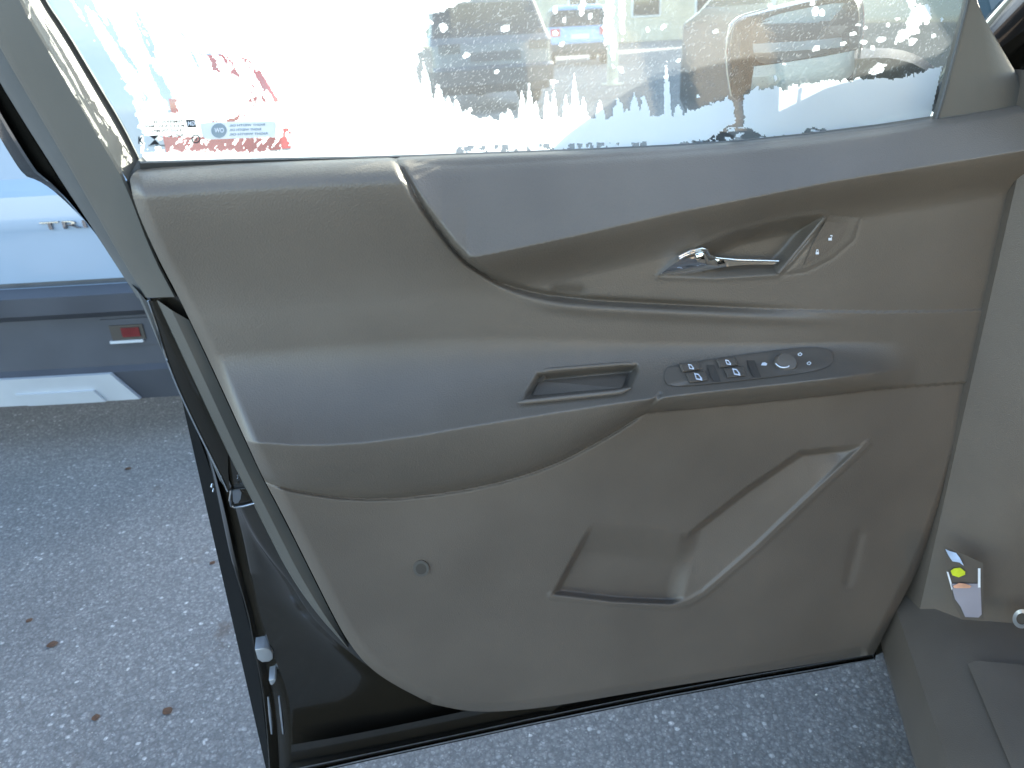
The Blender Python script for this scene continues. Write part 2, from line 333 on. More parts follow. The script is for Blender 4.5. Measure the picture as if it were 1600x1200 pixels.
def W(x, y):
    x = np.asarray(x, float); y = np.asarray(y, float)
    t0, b0, a0, s0, r0, q0 = ip(x, yT), ip(x, yB), ip(x, yA), ip(x, yS), ip(x, yR), ip(x, S1)
    fade = 1 - ss(1285, 1440, x); amp = .072 * fade
    t = (y - t0) / (b0 - t0)
    wA = .012 + .048 * np.sqrt(np.clip(t / .16, 0, 1) * (2 - np.clip(t / .16, 0, 1))) - .02 * ss(.12, .8, t)
    s = np.clip((y - b0) / (a0 - b0), 0, 1); sh = .04 + amp * s ** 1.75
    r = np.clip((y - a0) / np.maximum(s0 - a0, 8), 0, 1); un = .04 + amp * (1 - .72 * (1 - np.sqrt(np.clip(1 - r * r, 0, 1))) - .06 * r)
    bot = ip(x, [(400, 1100), (862, 1104), (1366, 1022), (1650, 980)]); q = np.clip((y - s0) / np.maximum(bot - s0, 60), 0, 1)
    lo = .036 + amp * .16 * (1 - ss(0, .6, q)) + .008 * np.sin(q * 3.1)
    w = np.where(y < b0, wA, np.where(y < a0, sh, np.where(y < s0, un, lo)))
    # upper insert
    u = np.clip((y - t0) / np.maximum(r0 - t0, 10), 0, 1); wc = .012 + .022 * np.sqrt(np.clip(u / .22, 0, 1) * (2 - np.clip(u / .22, 0, 1))) + .044 * np.clip((u - .1) / .9, 0, 1) ** .9
    v = np.clip((y - r0 + 8) / 75, 0, 1); wc = np.where(y > r0, .078 - .040 * ss(0, 1, v), wc)
    isC = (y < q0) & (x > 612)
    w = np.where(isC, np.maximum(wc, 0), w)
    w = w - .010 * np.exp(-(pdist(x, y, S1) / 5.0) ** 2) * (1 - ss(1050, 1300, x))
    d2 = pdist(x, y, S2); w = w - .005 * np.exp(-(d2 / 3.4) ** 2)
    w = w + .004 * np.exp(-((y - q0 - 14) / 9) ** 2) * ss(800, 900, x) * (1 - ss(1200, 1350, x))      # rolled lip below the seam
    # handle cup, lock pad
    dc = sdf(x, y, CUP); w = w - .022 * (1 - ss(-26, 2, dc)) + .0015 * np.exp(-(dc / 4) ** 2)
    dl = sdf(x, y, LOCK); w = w + .0008 * (1 - ss(-8, 1, dl)) - .0006 * np.exp(-(dl / 2.5) ** 2)
    # grab cup
    dp = sdf(x, y, PULL); w = w - .022 * (1 - ss(-13, 0, dp))
    # map pocket
    dk = sdf(x, y, POCK); ins = 1 - ss(-9, 1, dk)
    e1 = pdist(x, y, [(1060, 842), (1075, 832), (1250, 704), (1300, 699)]); e2 = pdist(x, y, [(1060, 944), (1100, 926), (1180, 857), (1355, 693)])
    strip = ss(1050, 1085, x + (y - 880) * .25); dep = .015 * (1 - strip) * ss(0, 60, pdist(x, y, [(925, 812), (1010, 818), (1075, 832)])) + strip * .019 * e2 / (e1 + e2 + 1e-6)
    w = w - ins * dep + .0018 * np.exp(-((pdist(x, y, [(862, 931), (1050, 947), (1075, 942), (1100, 928), (1180, 859), (1355, 694)]) - 2) / 4) ** 2)
    w = w - .003 * np.exp(-(pdist(x, y, [(1342, 838), (1325, 908)]) / 9) ** 2)
    w = w - .006 * np.exp(-(pdist(x, y, [(872, 456), (905, 458)]) / 9) ** 2)
    # rounded outer border
    dL = pdist(x, y, Lc[::2]); w = w - .014 * (1 - np.clip(dL / 20, 0, 1)) ** 2
    dB = np.minimum(pdist(x, y, Bc[::2]), pdist(x, y, Rc[::2])); w = w - .014 * (1 - np.clip(dB / 16, 0, 1)) ** 2
    return np.maximum(w, .004)
NS, NT = 640, 470
T_, B_ = resample(Tc, NS), resample(Bc, NS); L_, R_ = resample(Lc, NT), resample(Rc, NT)
s = np.linspace(0, 1, NS)[None, :, None]; t = np.linspace(0, 1, NT)[:, None, None]
X = (1 - t) * T_[None] + t * B_[None] + (1 - s) * L_[:, None] + s * R_[:, None] - ((1 - s) * (1 - t) * T_[0] + s * (1 - t) * T_[-1] + (1 - s) * t * B_[0] + s * t * B_[-1])
PX, PYY = X[..., 0], X[..., 1]; WW = W(PX, PYY)
for _ in range(1): WW[1:-1, 1:-1] = (WW[1:-1, 1:-1] * 4 + WW[:-2, 1:-1] + WW[2:, 1:-1] + WW[1:-1, :-2] + WW[1:-1, 2:]) / 8
V3 = P(PX, PYY, WW)
du = np.gradient(V3, axis=1); dv = np.gradient(V3, axis=0); NN = np.cross(dv, du); NN /= np.linalg.norm(NN, axis=-1, keepdims=True) + 1e-12
NN *= np.sign((NN @ DN).mean())
fx = (PX[:-1, :-1] + PX[1:, 1:]) / 2; fy = (PYY[:-1, :-1] + PYY[1:, 1:]) / 2
ins = (fy < ip(fx, S1)) & (fx > 612); low = fy > ip(fx, yS); arm = (~ins) & (~low) & (fy > ip(fx, yB)) & (fx < 1400)
pid = np.where(ins, 1, np.where(low, 2, np.where(arm, 3, 0)))
idx = np.arange(NS * NT).reshape(NT, NS)
q4 = np.stack([idx[:-1, :-1], idx[1:, :-1], idx[1:, 1:], idx[:-1, 1:]], -1).reshape(-1, 4); pidf = pid.reshape(-1); Vf = V3.reshape(-1, 3); Nf = NN.reshape(-1, 3)
panels = {}
for k, (nm, mm) in enumerate([('upper_trim_panel', 'trim'), ('sill_trim_insert', 'trim'), ('lower_trim_panel', 'trim_hard'), ('armrest', 'trim')]):
    f = q4[pidf == k]; u, inv = np.unique(f, return_inverse=True)
    panels[nm] = mk(nm, Vf[u], inv.reshape(-1, 4), mm, door, True, normals=Nf[u])
# return edge of the trim down to the sheet metal
loop = np.r_[idx[0, :], idx[1:, -1], idx[-1, -2::-1], idx[-2:0, 0]]; front = Vf[loop]; Wl = WW.reshape(-1)[loop]
back = front - DN * (Wl + .002)[:, None]; k = len(loop)
mk('trim_edge', np.vstack([front, back]), [(i, (i + 1) % k, k + (i + 1) % k, k + i) for i in range(k)], 'trim_hard', door)
def D(px, py, dw=0): return P(px, py, W(px, py) + dw)       # point on the trim surface
def decal(name, V2, F, cx, cy, sx, sy, m, parent, dw=.0012, skew=0.0, rot=0.0, flipx=1):
    """flat print / small plate laid on the trim: V2 in unit coordinates, sx,sy in survey pixels"""
    V2 = np.array(V2, float); c, s_ = math.cos(rot), math.sin(rot); x = V2[:, 0] * sx * flipx; y = V2[:, 1] * sy
    x = x + y * skew; px = cx + c * x + s_ * y; py = cy + s_ * x - c * y
    return mk(name, D(px, py, dw), F, m, parent, False)

# painted inner sheet of the door, rear edge, steps and hem
SHL = smooth_line([(206, 440), (225, 470), (262, 560), (298, 640), (322, 705), (334, 750), (345, 800), (362, 880), (385, 950), (400, 1030), (410, 1085), (417, 1150), (421, 1225)], 2)
SHB = [(421, 1225), (520, 1199), (700, 1160), (862, 1125), (1100, 1077), (1366, 1031)]
def lin(a, b, t): return [((1 - t) * p[0] + t * q[0], (1 - t) * p[1] + t * q[1]) for p, q in zip(a, b)]
N_ = 90
eL = resample(SHL, N_); eK2 = resample(smooth_line([(230, 466), (268, 556), (305, 640), (337, 715), (362, 775), (378, 830), (392, 900), (410, 980), (432, 1040), (450, 1085), (455, 1140), (457, 1216)], 2), N_)
eK1 = resample(smooth_line([(234, 466), (272, 556), (309, 640), (341, 715), (366, 775), (390, 830), (425, 880), (455, 915), (480, 960), (530, 1010), (585, 1052), (675, 1106), (862, 1112)], 2), N_)
eI = resample(smooth_line([(280, 462), (325, 560), (375, 680), (425, 770), (470, 860), (520, 945), (570, 1010), (640, 1060), (720, 1085), (900, 1085)], 2), N_)
def rows3(*cs): return [np.column_stack([c, np.full(len(c), w_) if np.isscalar(w_) else w_]) for c, w_ in cs]
tt = np.linspace(0, 1, N_); dk = np.clip((tt - .42) / .2, 0, 1)
sheet = rows3((eL, -.085), (eL + [2, 0], -.06), (eL * .75 + eK2 * .25, -.05 - .012 * dk), (eL * .55 + eK2 * .45, -.062 - .004 * dk), (eL * .15 + eK2 * .85, -.05 - .008 * dk), (eK2, -.030 - .010 * dk), (eK2 + [1.5, 0], -.022 - .012 * dk),
              (eK2 * .7 + eK1 * .3, -.020 - .014 * dk), (eK2 * .12 + eK1 * .88, -.012 - .018 * dk), (eK1, -.004 - .010 * dk), (eK1 * .9 + eI * .1, .002 - .001 * dk), (eI, .003))
loft('door_shell', sheet, 'jamb_paint', door, n=120, smooth=0, sharp=60)
big = np.vstack([resample(eI, 30), [[1000, 1040]], [[1362, 1020]], [[1440, 860]], [[1600, 300]], [[1620, 170]], [[1000, 250]], [[300, 262]], [[213, 258]], [[197, 288]]])
prism('inner_sheet', big, -.03, .001, 'jamb_paint', door)
hemT = [(455, 1190), (560, 1172), (700, 1143), (862, 1108), (1100, 1060), (1363, 1014)]
hb = [(430, 1222), (520, 1199), (700, 1160), (862, 1125), (1100, 1077), (1366, 1031)]
def cw(c, w_): return [(x, y, w_) for x, y in c]
def off(c, dy): return [(x, y + dy) for x, y in c]
loft('bottom_hem', [cw(off(hemT, -26), -.004), cw(off(hemT, -8), -.006), cw(off(hemT, 0), -.010), cw(lin(hemT, hb, .3), .0), cw(lin(hemT, hb, .45), .004), cw(lin(hemT, hb, .62), -.004), cw(lin(hemT, hb, .75), -.012), cw(lin(hemT, hb, .9), -.006), cw(hb, -.02), cw(hb, -.09)], 'jamb_paint', door, n=80, smooth=1, sharp=50)
# outer skin of the door (seen from the street side)
skin = [(-90, 60), (0, 218), (36, 276), (140, 356), (206, 440), (225, 470), (322, 705), (362, 880), (400, 1030), (421, 1225), (862, 1128), (1366, 1034), (1450, 860), (1600, 300), (1640, 150)]
def skinrow(f, dw): return [(x, y, dw) for x, y in f]
sk_top = [(203, 270), (400, 256), (620, 248), (1000, 234), (1200, 221), (1450, 190), (1620, 160)]
sk_bot = [(421, 1225), (520, 1201), (700, 1162), (862, 1127), (1100, 1079), (1366, 1033), (1400, 1000)]
loft('outer_skin', [cw(sk_top, -.055), cw(lin(sk_top, sk_bot, .06), -.095), cw(lin(sk_top, sk_bot, .3), -.14), cw(lin(sk_top, sk_bot, .6), -.15), cw(lin(sk_top, sk_bot, .85), -.125), cw(sk_bot, -.088)], 'black_paint', door, n=40, smooth=1)
loft('outer_skin', [cw([(224, 480), (326, 712), (366, 884), (403, 1032), (424, 1224)], -.087), cw([(250, 480), (356, 705), (397, 880), (432, 1030), (452, 1220)], -.11), cw([(330, 480), (432, 705), (470, 880), (500, 1030), (520, 1200)], -.135)], 'black_paint', door, n=40, smooth=1)

# rear edge: trim cover, seal, gloss strip, bright edge, latch, bump stops
TE = resample(smooth_line([(203, 288), (240, 395), (276, 466), (326, 572), (381, 692), (408, 750), (438, 806), (478, 886), (518, 966), (543, 1010)], 2), 60)
SE = resample(smooth_line([(245, 470), (300, 588), (352, 700), (392, 780), (418, 832), (450, 895), (495, 960), (543, 1012)], 2), 60)
TE2 = resample(TE[17:], 60)
loft('edge_cover', [cw(SE.tolist(), .003), cw((SE + [1, -1]).tolist(), .010), cw((SE * .5 + TE2 * .5).tolist(), .016), cw((TE2 + [3, 0]).tolist(), .012)], 'frame_trim', door, n=60, smooth=0, sharp=30)
gl = resample(smooth_line([(231, 470), (246, 512), (265, 578), (300, 655), (338, 730), (356, 768)], 2), 50)
tube('bright_edge', P(gl[:, 0], gl[:, 1], np.full(50, .004)), .0011, 'chrome', door, 6)
gr = np.array([(x, y) for x, y in gl])
loft('gloss_strip', [cw((gr + [1, 0]).tolist(), .002), cw((gr + [3, 0]).tolist(), .0045), cw((gr * .45 + resample(SE[:26], 50) * .55).tolist(), .0045), cw((resample(SE[:26], 50) - [0, 0]).tolist(), .0035)], 'jamb_paint', door, n=50, smooth=0)
SL = resample(smooth_line([(205, 445), (219, 468), (256, 556), (294, 640), (322, 702), (344, 752)], 2), 50); SR = gr
loft('edge_seal', [cw(SL.tolist(), -.03), cw((SL + [1, 0]).tolist(), -.004), cw((SL * .6 + SR * .4).tolist(), .004), cw((SR - [2, 0]).tolist(), .003), cw((SR).tolist(), -.006)], 'rubber', door, n=50, smooth=0, sharp=60)
la = prism('latch', [(360, 766), (386, 762), (392, 778), (400, 785), (398, 790), (362, 794)], -.03, .0062, 'jamb_paint', door, 0, .001)
tube('latch_rim', P(np.array([361, 359, 361, 366, 380, 399]), np.array([766, 782, 790, 793, 791, 786]), np.full(6, .009)), .0014, 'steel', la, 8)
prism('latch_plate', [(363, 767), (378, 765), (375, 785), (364, 788)], .004, .0072, 'steel', la, 1)
bs = prism('bump_stop', [(398, 1015), (416, 1012), (427, 1020), (426, 1034), (404, 1036)], -.05, -.028, 'satin', door, 1, .002)
prism('bump_stop', [(420, 1063), (432, 1060), (429, 1068), (423, 1072)], -.05, -.026, 'satin', door, 1, .001)
for x0, x1 in ((419, 425), (436, 443)):
    tube('edge_bead', P(np.array([x0, (x0 + x1) / 2, x1]), np.array([1088, 1115, 1146]), np.full(3, -.030)), [.0012, .0022, .0016], 'chrome', door, 8)
for x, y, r in ((371, 747, .0012), (331, 761, .0015), (333, 768, .001)):
    c = P(x, y, .006 if x > 350 else -.03); tube('rivet', [c - DN * .006, c, c + DN * .001], [r, r, r * .5], 'chrome', door, 8)

# window frame at the rear of the door (pillar, seal, gloss outer)
def up(c, k=-470):
    """continue a frame curve to the roof end of the door"""
    (x0, y0), (x1, y1) = c[0], c[1]; f = (k - y0) / (y1 - y0); return [(x0 + (x1 - x0) * f * .8, k)] + c
f0 = up([(-30, 162), (0, 216), (36, 274), (48, 278), (62, 283), (88, 301), (140, 352), (150, 366), (172, 400), (205, 446)])
f1 = up([(-34, 70), (0, 130), (38, 192), (75, 250), (100, 290), (145, 357), (185, 420), (215, 466)])
f2 = up([(-42, 0), (0, 75), (60, 178), (100, 246), (140, 316), (190, 405), (228, 465)])
f3 = up([(33, 0), (90, 96), (130, 165), (165, 226), (200, 284)])
f4 = up([(68, 0), (100, 46), (150, 130), (190, 196), (216, 250)])
f5 = up([(71, 0), (103, 46), (153, 130), (193, 196), (219, 250)])
ft = f2 + [(240, 490)]; f3b = f3 + [(240, 395), (276, 464)]
fr = loft('window_frame', [cw(f0, -.09), cw(lin(f0, f1, .05) if len(f0) == len(f1) else f0, -.07), cw(f1, -.05)] , 'black_paint', door, n=90, smooth=1, sharp=40)
def between(a, b, t, n=80): return (resample(smooth_line(a, 1), n) * (1 - t) + resample(smooth_line(b, 1), n) * t).tolist()
loft('frame_lip', [cw(between(f0, f1, .35), -.052), cw(between(f0, f1, .45), -.046), cw(between(f0, f1, .52), -.058), cw(between(f0, f1, .9), -.048), cw(between(f0, f1, .98), -.03)], 'black_paint', fr, n=80, smooth=0, sharp=25)
loft('frame_seal', [cw(between(f1, f2, 0), -.05), cw(between(f1, f2, .03), -.012), cw(between(f1, f2, .5), -.004), cw(between(f1, f2, .92), -.002), cw(between(f1, f2, 1.06), -.001)], 'rubber', fr, n=80, smooth=0, sharp=50)
loft('frame_trim', [cw(between(f2, f3b, 0), .002), cw(between(f2, f3b, .03), .008), cw(between(f2, f3b, .2), .013), cw(between(f2, f3b, .6), .018), cw(between(f2, f3b, .93), .02), cw(between(f2, f3b, 1), .017)], 'frame_trim', fr, n=90, smooth=0, sharp=45)
loft('frame_reveal', [cw(between(f3, f4, 0), .017), cw(between(f3, f4, .12), .010), cw(between(f3, f4, .9), -.016), cw(between(f3, f4, 1), -.018)], 'frame_trim', fr, n=80, smooth=0)
loft('glass_seal', [cw(between(f4, f5, 0), -.0165), cw(between(f4, f5, .6), -.014), cw(between(f4, f5, 1.2), -.019)], 'rubber', fr, n=80, smooth=0)
prism('corner_filler', [(197, 284), (216, 250), (228, 262), (212, 302), (203, 302)], -.02, .003, 'rubber', fr)
# header over the window
h0 = [(-395, -470), (200, -480), (800, -500), (1150, -500)]; h1 = off(h0, -55)
loft('window_header', [cw(h0, -.02), cw(h0, .015), cw(h1, .018), cw(h1, -.06), cw(h0, -.06), cw(h0, -.02)], 'frame_trim', fr, n=30, smooth=1)
# front corner of the window: sail panel and sloping front frame
SAIL = [(1458, 187), (1476, 118), (1508, 0), (1524, -60), (1560, 60), (1602, 135), (1640, 210), (1625, 300)]
g0 = [(1455, 188), (1466, 150), (1476, 112), (1492, 50), (1506, 0), (1508, -30), (1150, -500)]
g1 = [(1470, 190), (1482, 150), (1492, 112), (1508, 50), (1520, 0), (1525, -45), (1195, -510)]
g2 = [(1640, 250), (1620, 175), (1600, 135), (1565, 75), (1540, 32), (1515, -10), (1230, -515)]
sail = loft('sail_panel', [cw(g0, -.02), cw(g0, .012), cw(lin(g0, g1, .4), .018), cw(g1, .019), cw(lin(g1, g2, .5), .022), cw(lin(g1, g2, .93), .02), cw(g2, .012), cw(g2, -.06)], 'frame_trim', door, n=60, smooth=1, sharp=50)
loft('sail_groove', [cw(lin(g0, g1, .35), .0185), cw(lin(g0, g1, .55), .0205), cw(lin(g0, g1, .75), .0192)], 'rubber', sail, n=60, smooth=1)
prism('corner_panel', [(1530, -60), (1760, -120), (1760, 380), (1640, 330), (1580, 160)], -.24, -.20, 'blue_grey', door, 1, .004)  # blue-grey panel filling the corner past the sail panel
# belt seal along the bottom of the glass
bl = [(219, 252), (400, 247), (620, 243), (1000, 229), (1200, 216), (1450, 186)]
loft('belt_seal', [cw(off(bl, 12), .004), cw(off(bl, 3), .010), cw(off(bl, 0), .006), cw(off(bl, 1), -.017)], 'rubber', door, n=60, smooth=1)

# ---- glass
GW = -.018
gp = [(71, 0), (103, 46), (153, 130), (193, 196), (219, 256), (400, 252), (620, 247), (1000, 234), (1200, 221), (1456, 190), (1476, 112), (1506, 0), (1508, -30), (1150, -500), (-250, -480)]
glass = prism('window_glass', gp, GW - .004, GW, 'fogged_veil_glass', door)
# frost: grown crystal cells
def frost_mask(x, y):
    n1 = fbm(x / 26, y / 26, 3); nf = fbm(x / 7, y / 7, 11); m = np.zeros(x.shape, bool)
    left = ip(y, [(-500, -250), (0, 71), (46, 103), (130, 153), (196, 193), (256, 219)])
    d = x - left                                                     # distance from the rear frame
    xr = ip(y, [(-500, 700), (-60, 700), (0, 735), (18, 690), (22, 672), (60, 664), (90, 655), (120, 650), (150, 655), (170, 668), (185, 690), (250, 720)])
    a = x - (y) * .52; st = fbm(a / 15, y / 70, 21); st2 = fbm(a / 9, y / 34, 31)
    main = (x < xr + 22 * (nf - .5) + 10 * (n1 - .5)) & (d > ip(y, [(-500, 60), (0, 46), (110, 44), (190, 30), (250, 16)]) + 26 * (n1 - .35) + 12 * (nf - .5) - 8)
    gap = (st > .52 + .0011 * np.clip(d - 40, 0, 400) + .12 * (nf - .5)) & (y < 175) & (d < 200) & (st2 > .36)
    main &= ~gap
    # openings that leave the tail lamp in sight
    el = np.hypot((x - 335) / 62, (y - 150) / 42); sl = fbm((x - y * .55) / 8, y / 26, 41)
    main &= ~((el > .88) & (el < 1.6) & (x > 312) & (y < 160) & (sl > .60))
    main &= ~((np.abs(el - 1) < .07) & (nf > .52) & (x > 330))
    low = (x > 252) & (x < 449) & (y > 217 + 6 * (nf - .5) - 3) & (y < 236 + 12 * (fbm(x / 5, y / 14, 51) - .5)) & (fbm((x + y * .5) / 4, y / 11, 55) > .36); main &= ~low
    main &= ~((x > 262) & (x < 276) & (y > 155) & (y < 176) & (nf > .42))
    main &= ~((x > 225) & (x < 262) & (y > 212) & (y < 238) & (nf > .44))
    main &= ~((x > 442) & (x < 455) & (y > 200) & (y < 234) & (nf > .42))
    m |= main
    # band along the belt with tall tufts
    h = 8 + 14 * fbm(x / 9, 0 * y, 61); tuft = np.zeros(x.shape)
    for cx, hh, ww in TUFT: 
        k = np.clip(1 - np.abs(x - cx - (y - 185) * .12 * (1 if cx < 720 else .2)) / ww, 0, 1); tuft = np.maximum(tuft, hh * np.sqrt(k))
    topb = ip(x, [(620, 150), (700, 182), (760, 186), (900, 184), (1000, 182), (1040, 182)])
    band = (x >= 640) & (x < 1075) & (y > topb - (h - 14) * .8 - tuft * (.75 + .5 * fbm(x / 4, y / 5, 71)) + 5 * (nf - .5))
    band &= ~((y > ip(x, [(640, 236), (760, 226), (1000, 222), (1075, 214)])) & (fbm(x / 6, y / 16, 81) > .5))
    band &= (y < ip(x, [(640, 300), (1010, 236), (1075, 205)]) + 3)
    m |= band
    # pale patch towards the mirror
    tp = ip(x, [(1010, 215), (1045, 186), (1075, 172), (1100, 165), (1140, 152), (1152, 170), (1162, 150), (1180, 138), (1230, 136), (1250, 132), (1320, 123), (1400, 122), (1444, 110), (1475, 100)])
    bt = ip(x, [(1000, 240), (1060, 226), (1110, 216), (1140, 196), (1160, 196), (1190, 212), (1230, 214), (1270, 200), (1290, 205), (1330, 230), (1480, 260)])
    rp = (x > 1010) & (y > tp + 16 * (fbm(x / 6, y / 10, 91) - .45)) & (y < bt + 14 * (fbm(x / 7, y / 7, 95) - .5))
    rp &= ~((np.abs(x - 1155 - (y - 170) * .05) < 7 + 8 * (nf - .5)) & (y < 205)); m |= rp
    m |= (x > 1050) & (y > bt + 2) & (fbm(x / 8, y / 6, 97) > .60)
    # loose flakes
    for cx, cy, rx, ry, sk in FLAKE:
        xx = x - cx + (y - cy) * sk; m |= np.hypot(xx / rx, (y - cy) / ry) < .75 + .9 * (nf - .5)
    return m & (d > 2) & (x < ip(y, [(-500, 1140), (-30, 1500), (0, 1500), (112, 1470), (190, 1452)]))
TUFT = [(655, 60, 12), (672, 75, 9), (690, 45, 10), (705, 30, 9), (716, 34, 7), (728, 12, 8), (785, 12, 5), (797, 18, 6), (816, 44, 6), (828, 56, 6), (838, 30, 5), (855, 42, 6), (866, 50, 5), (885, 38, 6), (899, 72, 7), (912, 36, 6), (938, 22, 8), (966, 30, 9), (992, 34, 8), (1008, 28, 8), (1043, 78, 6), (1060, 22, 7), (980, 12, 6)]
FLAKE = [(788, 46, 9, 8, .8), (728, 86, 7, 8, .2), (776, 112, 5, 5, .5), (865, 128, 8, 6, .3), (692, 42, 8, 10, 0), (735, 172, 5, 4, 0), (868, 16, 5, 10, 0), (882, 32, 4, 7, 0), (868, 52, 6, 6, 0), (878, 68, 5, 6, .3), (910, 8, 6, 22, .1), (922, 26, 5, 7, 0), (950, 30, 12, 60, .05), (958, 70, 6, 38, .02), (972, 20, 7, 50, 0), (971, 110, 6, 7, -.4), (1060, 95, 5, 6, .3), (1012, 46, 4, 6, 0), (1036, 42, 6, 6, .3), (1005, 154, 6, 6, 0), (1118, 50, 5, 5, .5), (1091, 150, 4, 4, 0), (1206, 10, 8, 4, -.6), (1274, 18, 8, 10, 0), (1284, 20, 6, 8, 0), (1270, 3, 6, 6, 0), (1275, 76, 7, 5, .6), (1225, 100, 4, 3, 0), (1333, 53, 6, 4, .5), (1341, 39, 5, 3, .5), (1352, 44, 4, 4, 0), (1350, 66, 8, 5, .7), (1318, 68, 6, 4, .5), (1364, 74, 5, 5, 0), (1377, 61, 9, 6, .6), (1388, 39, 5, 4, .4), (1403, 29, 5, 4, .5), (1412, 55, 14, 16, .6), (1425, 66, 8, 10, .6), (1432, 30, 17, 34, .35), (1425, 4, 10, 14, 0), (1445, 20, 12, 24, 0), (1459, 56, 5, 4, .4), (1472, 30, 4, 5, .3), (1212, 122, 4, 8, -.2), (1372, 107, 14, 11, .6), (1422, 5, 5, 8, 0), (610, 42, 1, 1, 0)]
def cells(x0, x1, y0, y1, st, fn):
    xs = np.arange(x0, x1, st); ys = np.arange(y0, y1, st); GX, GY = np.meshgrid(xs, ys); return GX, GY, fn(GX + st / 2, GY + st / 2)
def cellmesh(name, blocks, w_, m, parent):
    V = []; F = []; b0_ = 0
    for GX, GY, K, st in blocks:
        ny, nx = K.shape; jx = (fbm(GX / 3, GY / 3, 5, 2) - .5) * st * 1.1; jy = (fbm(GX / 3, GY / 3, 9, 2) - .5) * st * 1.1
        idv = np.arange((ny) * (nx)).reshape(ny, nx); K2 = K[:-1, :-1]
        ii, jj = np.nonzero(K2); q = np.stack([idv[ii, jj], idv[ii + 1, jj], idv[ii + 1, jj + 1], idv[ii, jj + 1]], -1)
        u, inv = np.unique(q, return_inverse=True); V.append(P((GX + jx).ravel()[u], (GY + jy).ravel()[u], w_)); F.append(inv.reshape(-1, 4) + b0_); b0_ += len(u)
    o = mk(name, np.vstack(V), np.vstack(F), m, parent, False); o['kind'] = 'stuff'; return o
blocks = [(*cells(60, 1480, -24, 252, 1.7, frost_mask), 1.7), (*cells(-260, 1500, -490, -24, 6, frost_mask), 6)]
cellmesh('frost', blocks, GW + .0012, 'frost', glass)
# frozen droplets, thin slanting streaks
V = []; F = []
xs = rng.uniform(640, 1500, 5200); ys = rng.uniform(-40, 186, 5200); fm = frost_mask(xs, ys)
for x, y in zip(xs[~fm], ys[~fm]):
    L = random.uniform(.9, 3.2); a = rad(-48 + random.uniform(-14, 14)); wd = random.uniform(.25, .5); b = len(V)
    cx, cy = math.cos(a), math.sin(a); V += [(x - cx * L - cy * wd * .3, y - cy * L + cx * wd * .3), (x + cx * L * .3 - cy * wd, y + cy * L * .3 + cx * wd), (x + cx * L, y + cy * L), (x + cx * L * .3 + cy * wd, y + cy * L * .3 - cx * wd)]; F.append((b, b + 1, b + 2, b + 3))
V = np.array(V); o = mk('frozen_droplets', P(V[:, 0], V[:, 1], GW + .0008), F, 'droplet', glass, False); o['kind'] = 'stuff'
# printed glass mark (mirrored: it reads from the street) and a sticker
def glass_text(name, s_, x, y, h, m, slope=-.04, mirror=True, width=None, par=None, dw=.002):
    V, F = text_mesh(s_, bold=.03); V = V[:, :2] - V[:, :2].min(0); sz = h / .7; wd = V[:, 0].max()
    sx = (width / wd) if width else sz
    X_ = (wd - V[:, 0] if mirror else V[:, 0]) * sx; px = x + X_; py = y - V[:, 1] * sz + X_ * slope
    return mk(name, P(px, py, GW + dw), F, m, par or glass, False)
for s_, x, y, wd in (('TEMPERED 04', 240, 193, 46), ('M-303 A7B AS-2 M450', 226, 200, 62), ('TRANS 70% MIN', 238, 207, 50), ('RHD A2', 262, 214, 24)):
    glass_text('glass_mark', s_, x, y, 4.4, 'dark_print', -.02, True, wd)
gm = mk('glass_badge', P(np.array([290, 304, 307, 293]), np.array([187, 187, 199, 199]), GW + .002), [(0, 1, 2, 3)], 'dark_print', glass, False)
glass_text('glass_badge_letters', 'GM', 293.5, 196.5, 6.5, 'white_print', 0, True, 11, gm, .0026)
glass_text('glass_mark', 'K', 216, 225, 11, 'dark_print', 0, False, 9)
mk('glass_mark', P(np.array([233, 249, 241.5, 250, 234, 242]), np.array([212, 211, 218, 226, 226, 218]), GW + .002), [(0, 1, 2), (5, 3, 4)], 'dark_print', glass, False)
glass_text('glass_mark', '0000 00-1704', 232, 229, 2.8, 'dark_print', 0, True, 26)
an = np.linspace(0, 2 * math.pi, 28, endpoint=False)
def ring(name, cx, cy, r0, r1, m, par, fn, ex=1.0):
    px = np.r_[cx + r0 * np.cos(an), cx + r1 * np.cos(an)]; py = np.r_[cy + r0 * ex * np.sin(an), cy + r1 * ex * np.sin(an)]; k = len(an)
    return mk(name, fn(px, py), [(i, (i + 1) % k, k + (i + 1) % k, k + i) for i in range(k)], m, par, False)
ring('glass_mark', 306, 217, 5, 7, 'dark_print', glass, lambda a, b: P(a, b, GW + .002)); glass_text('glass_mark', 'E', 304, 220, 5, 'dark_print', 0, True, 4)
st = mk('glass_sticker', P(np.array([312, 334, 428, 432, 430, 322, 316]), np.array([193, 191, 189, 194, 214, 218, 212]), GW + .0022), [(0, 1, 2, 3, 4, 5, 6)], 'sticker', glass, False)
k = len(an); mk('sticker_disc', P(342 + 12 * np.cos(an), 204 + 11.5 * np.sin(an), GW + .0026), [tuple(range(k))], 'sticker_grey', st, False)
glass_text('sticker_word', 'OW', 335, 207.5, 7, 'white_print', -.02, True, 15, st, .003)
for y_, wd in ((198, 56), (205, 50), (212, 60)): glass_text('sticker_word', 'RIGHT WIDTH OIL', 358, y_, 3.4, 'sticker_grey', -.03, True, wd, st, .0028)

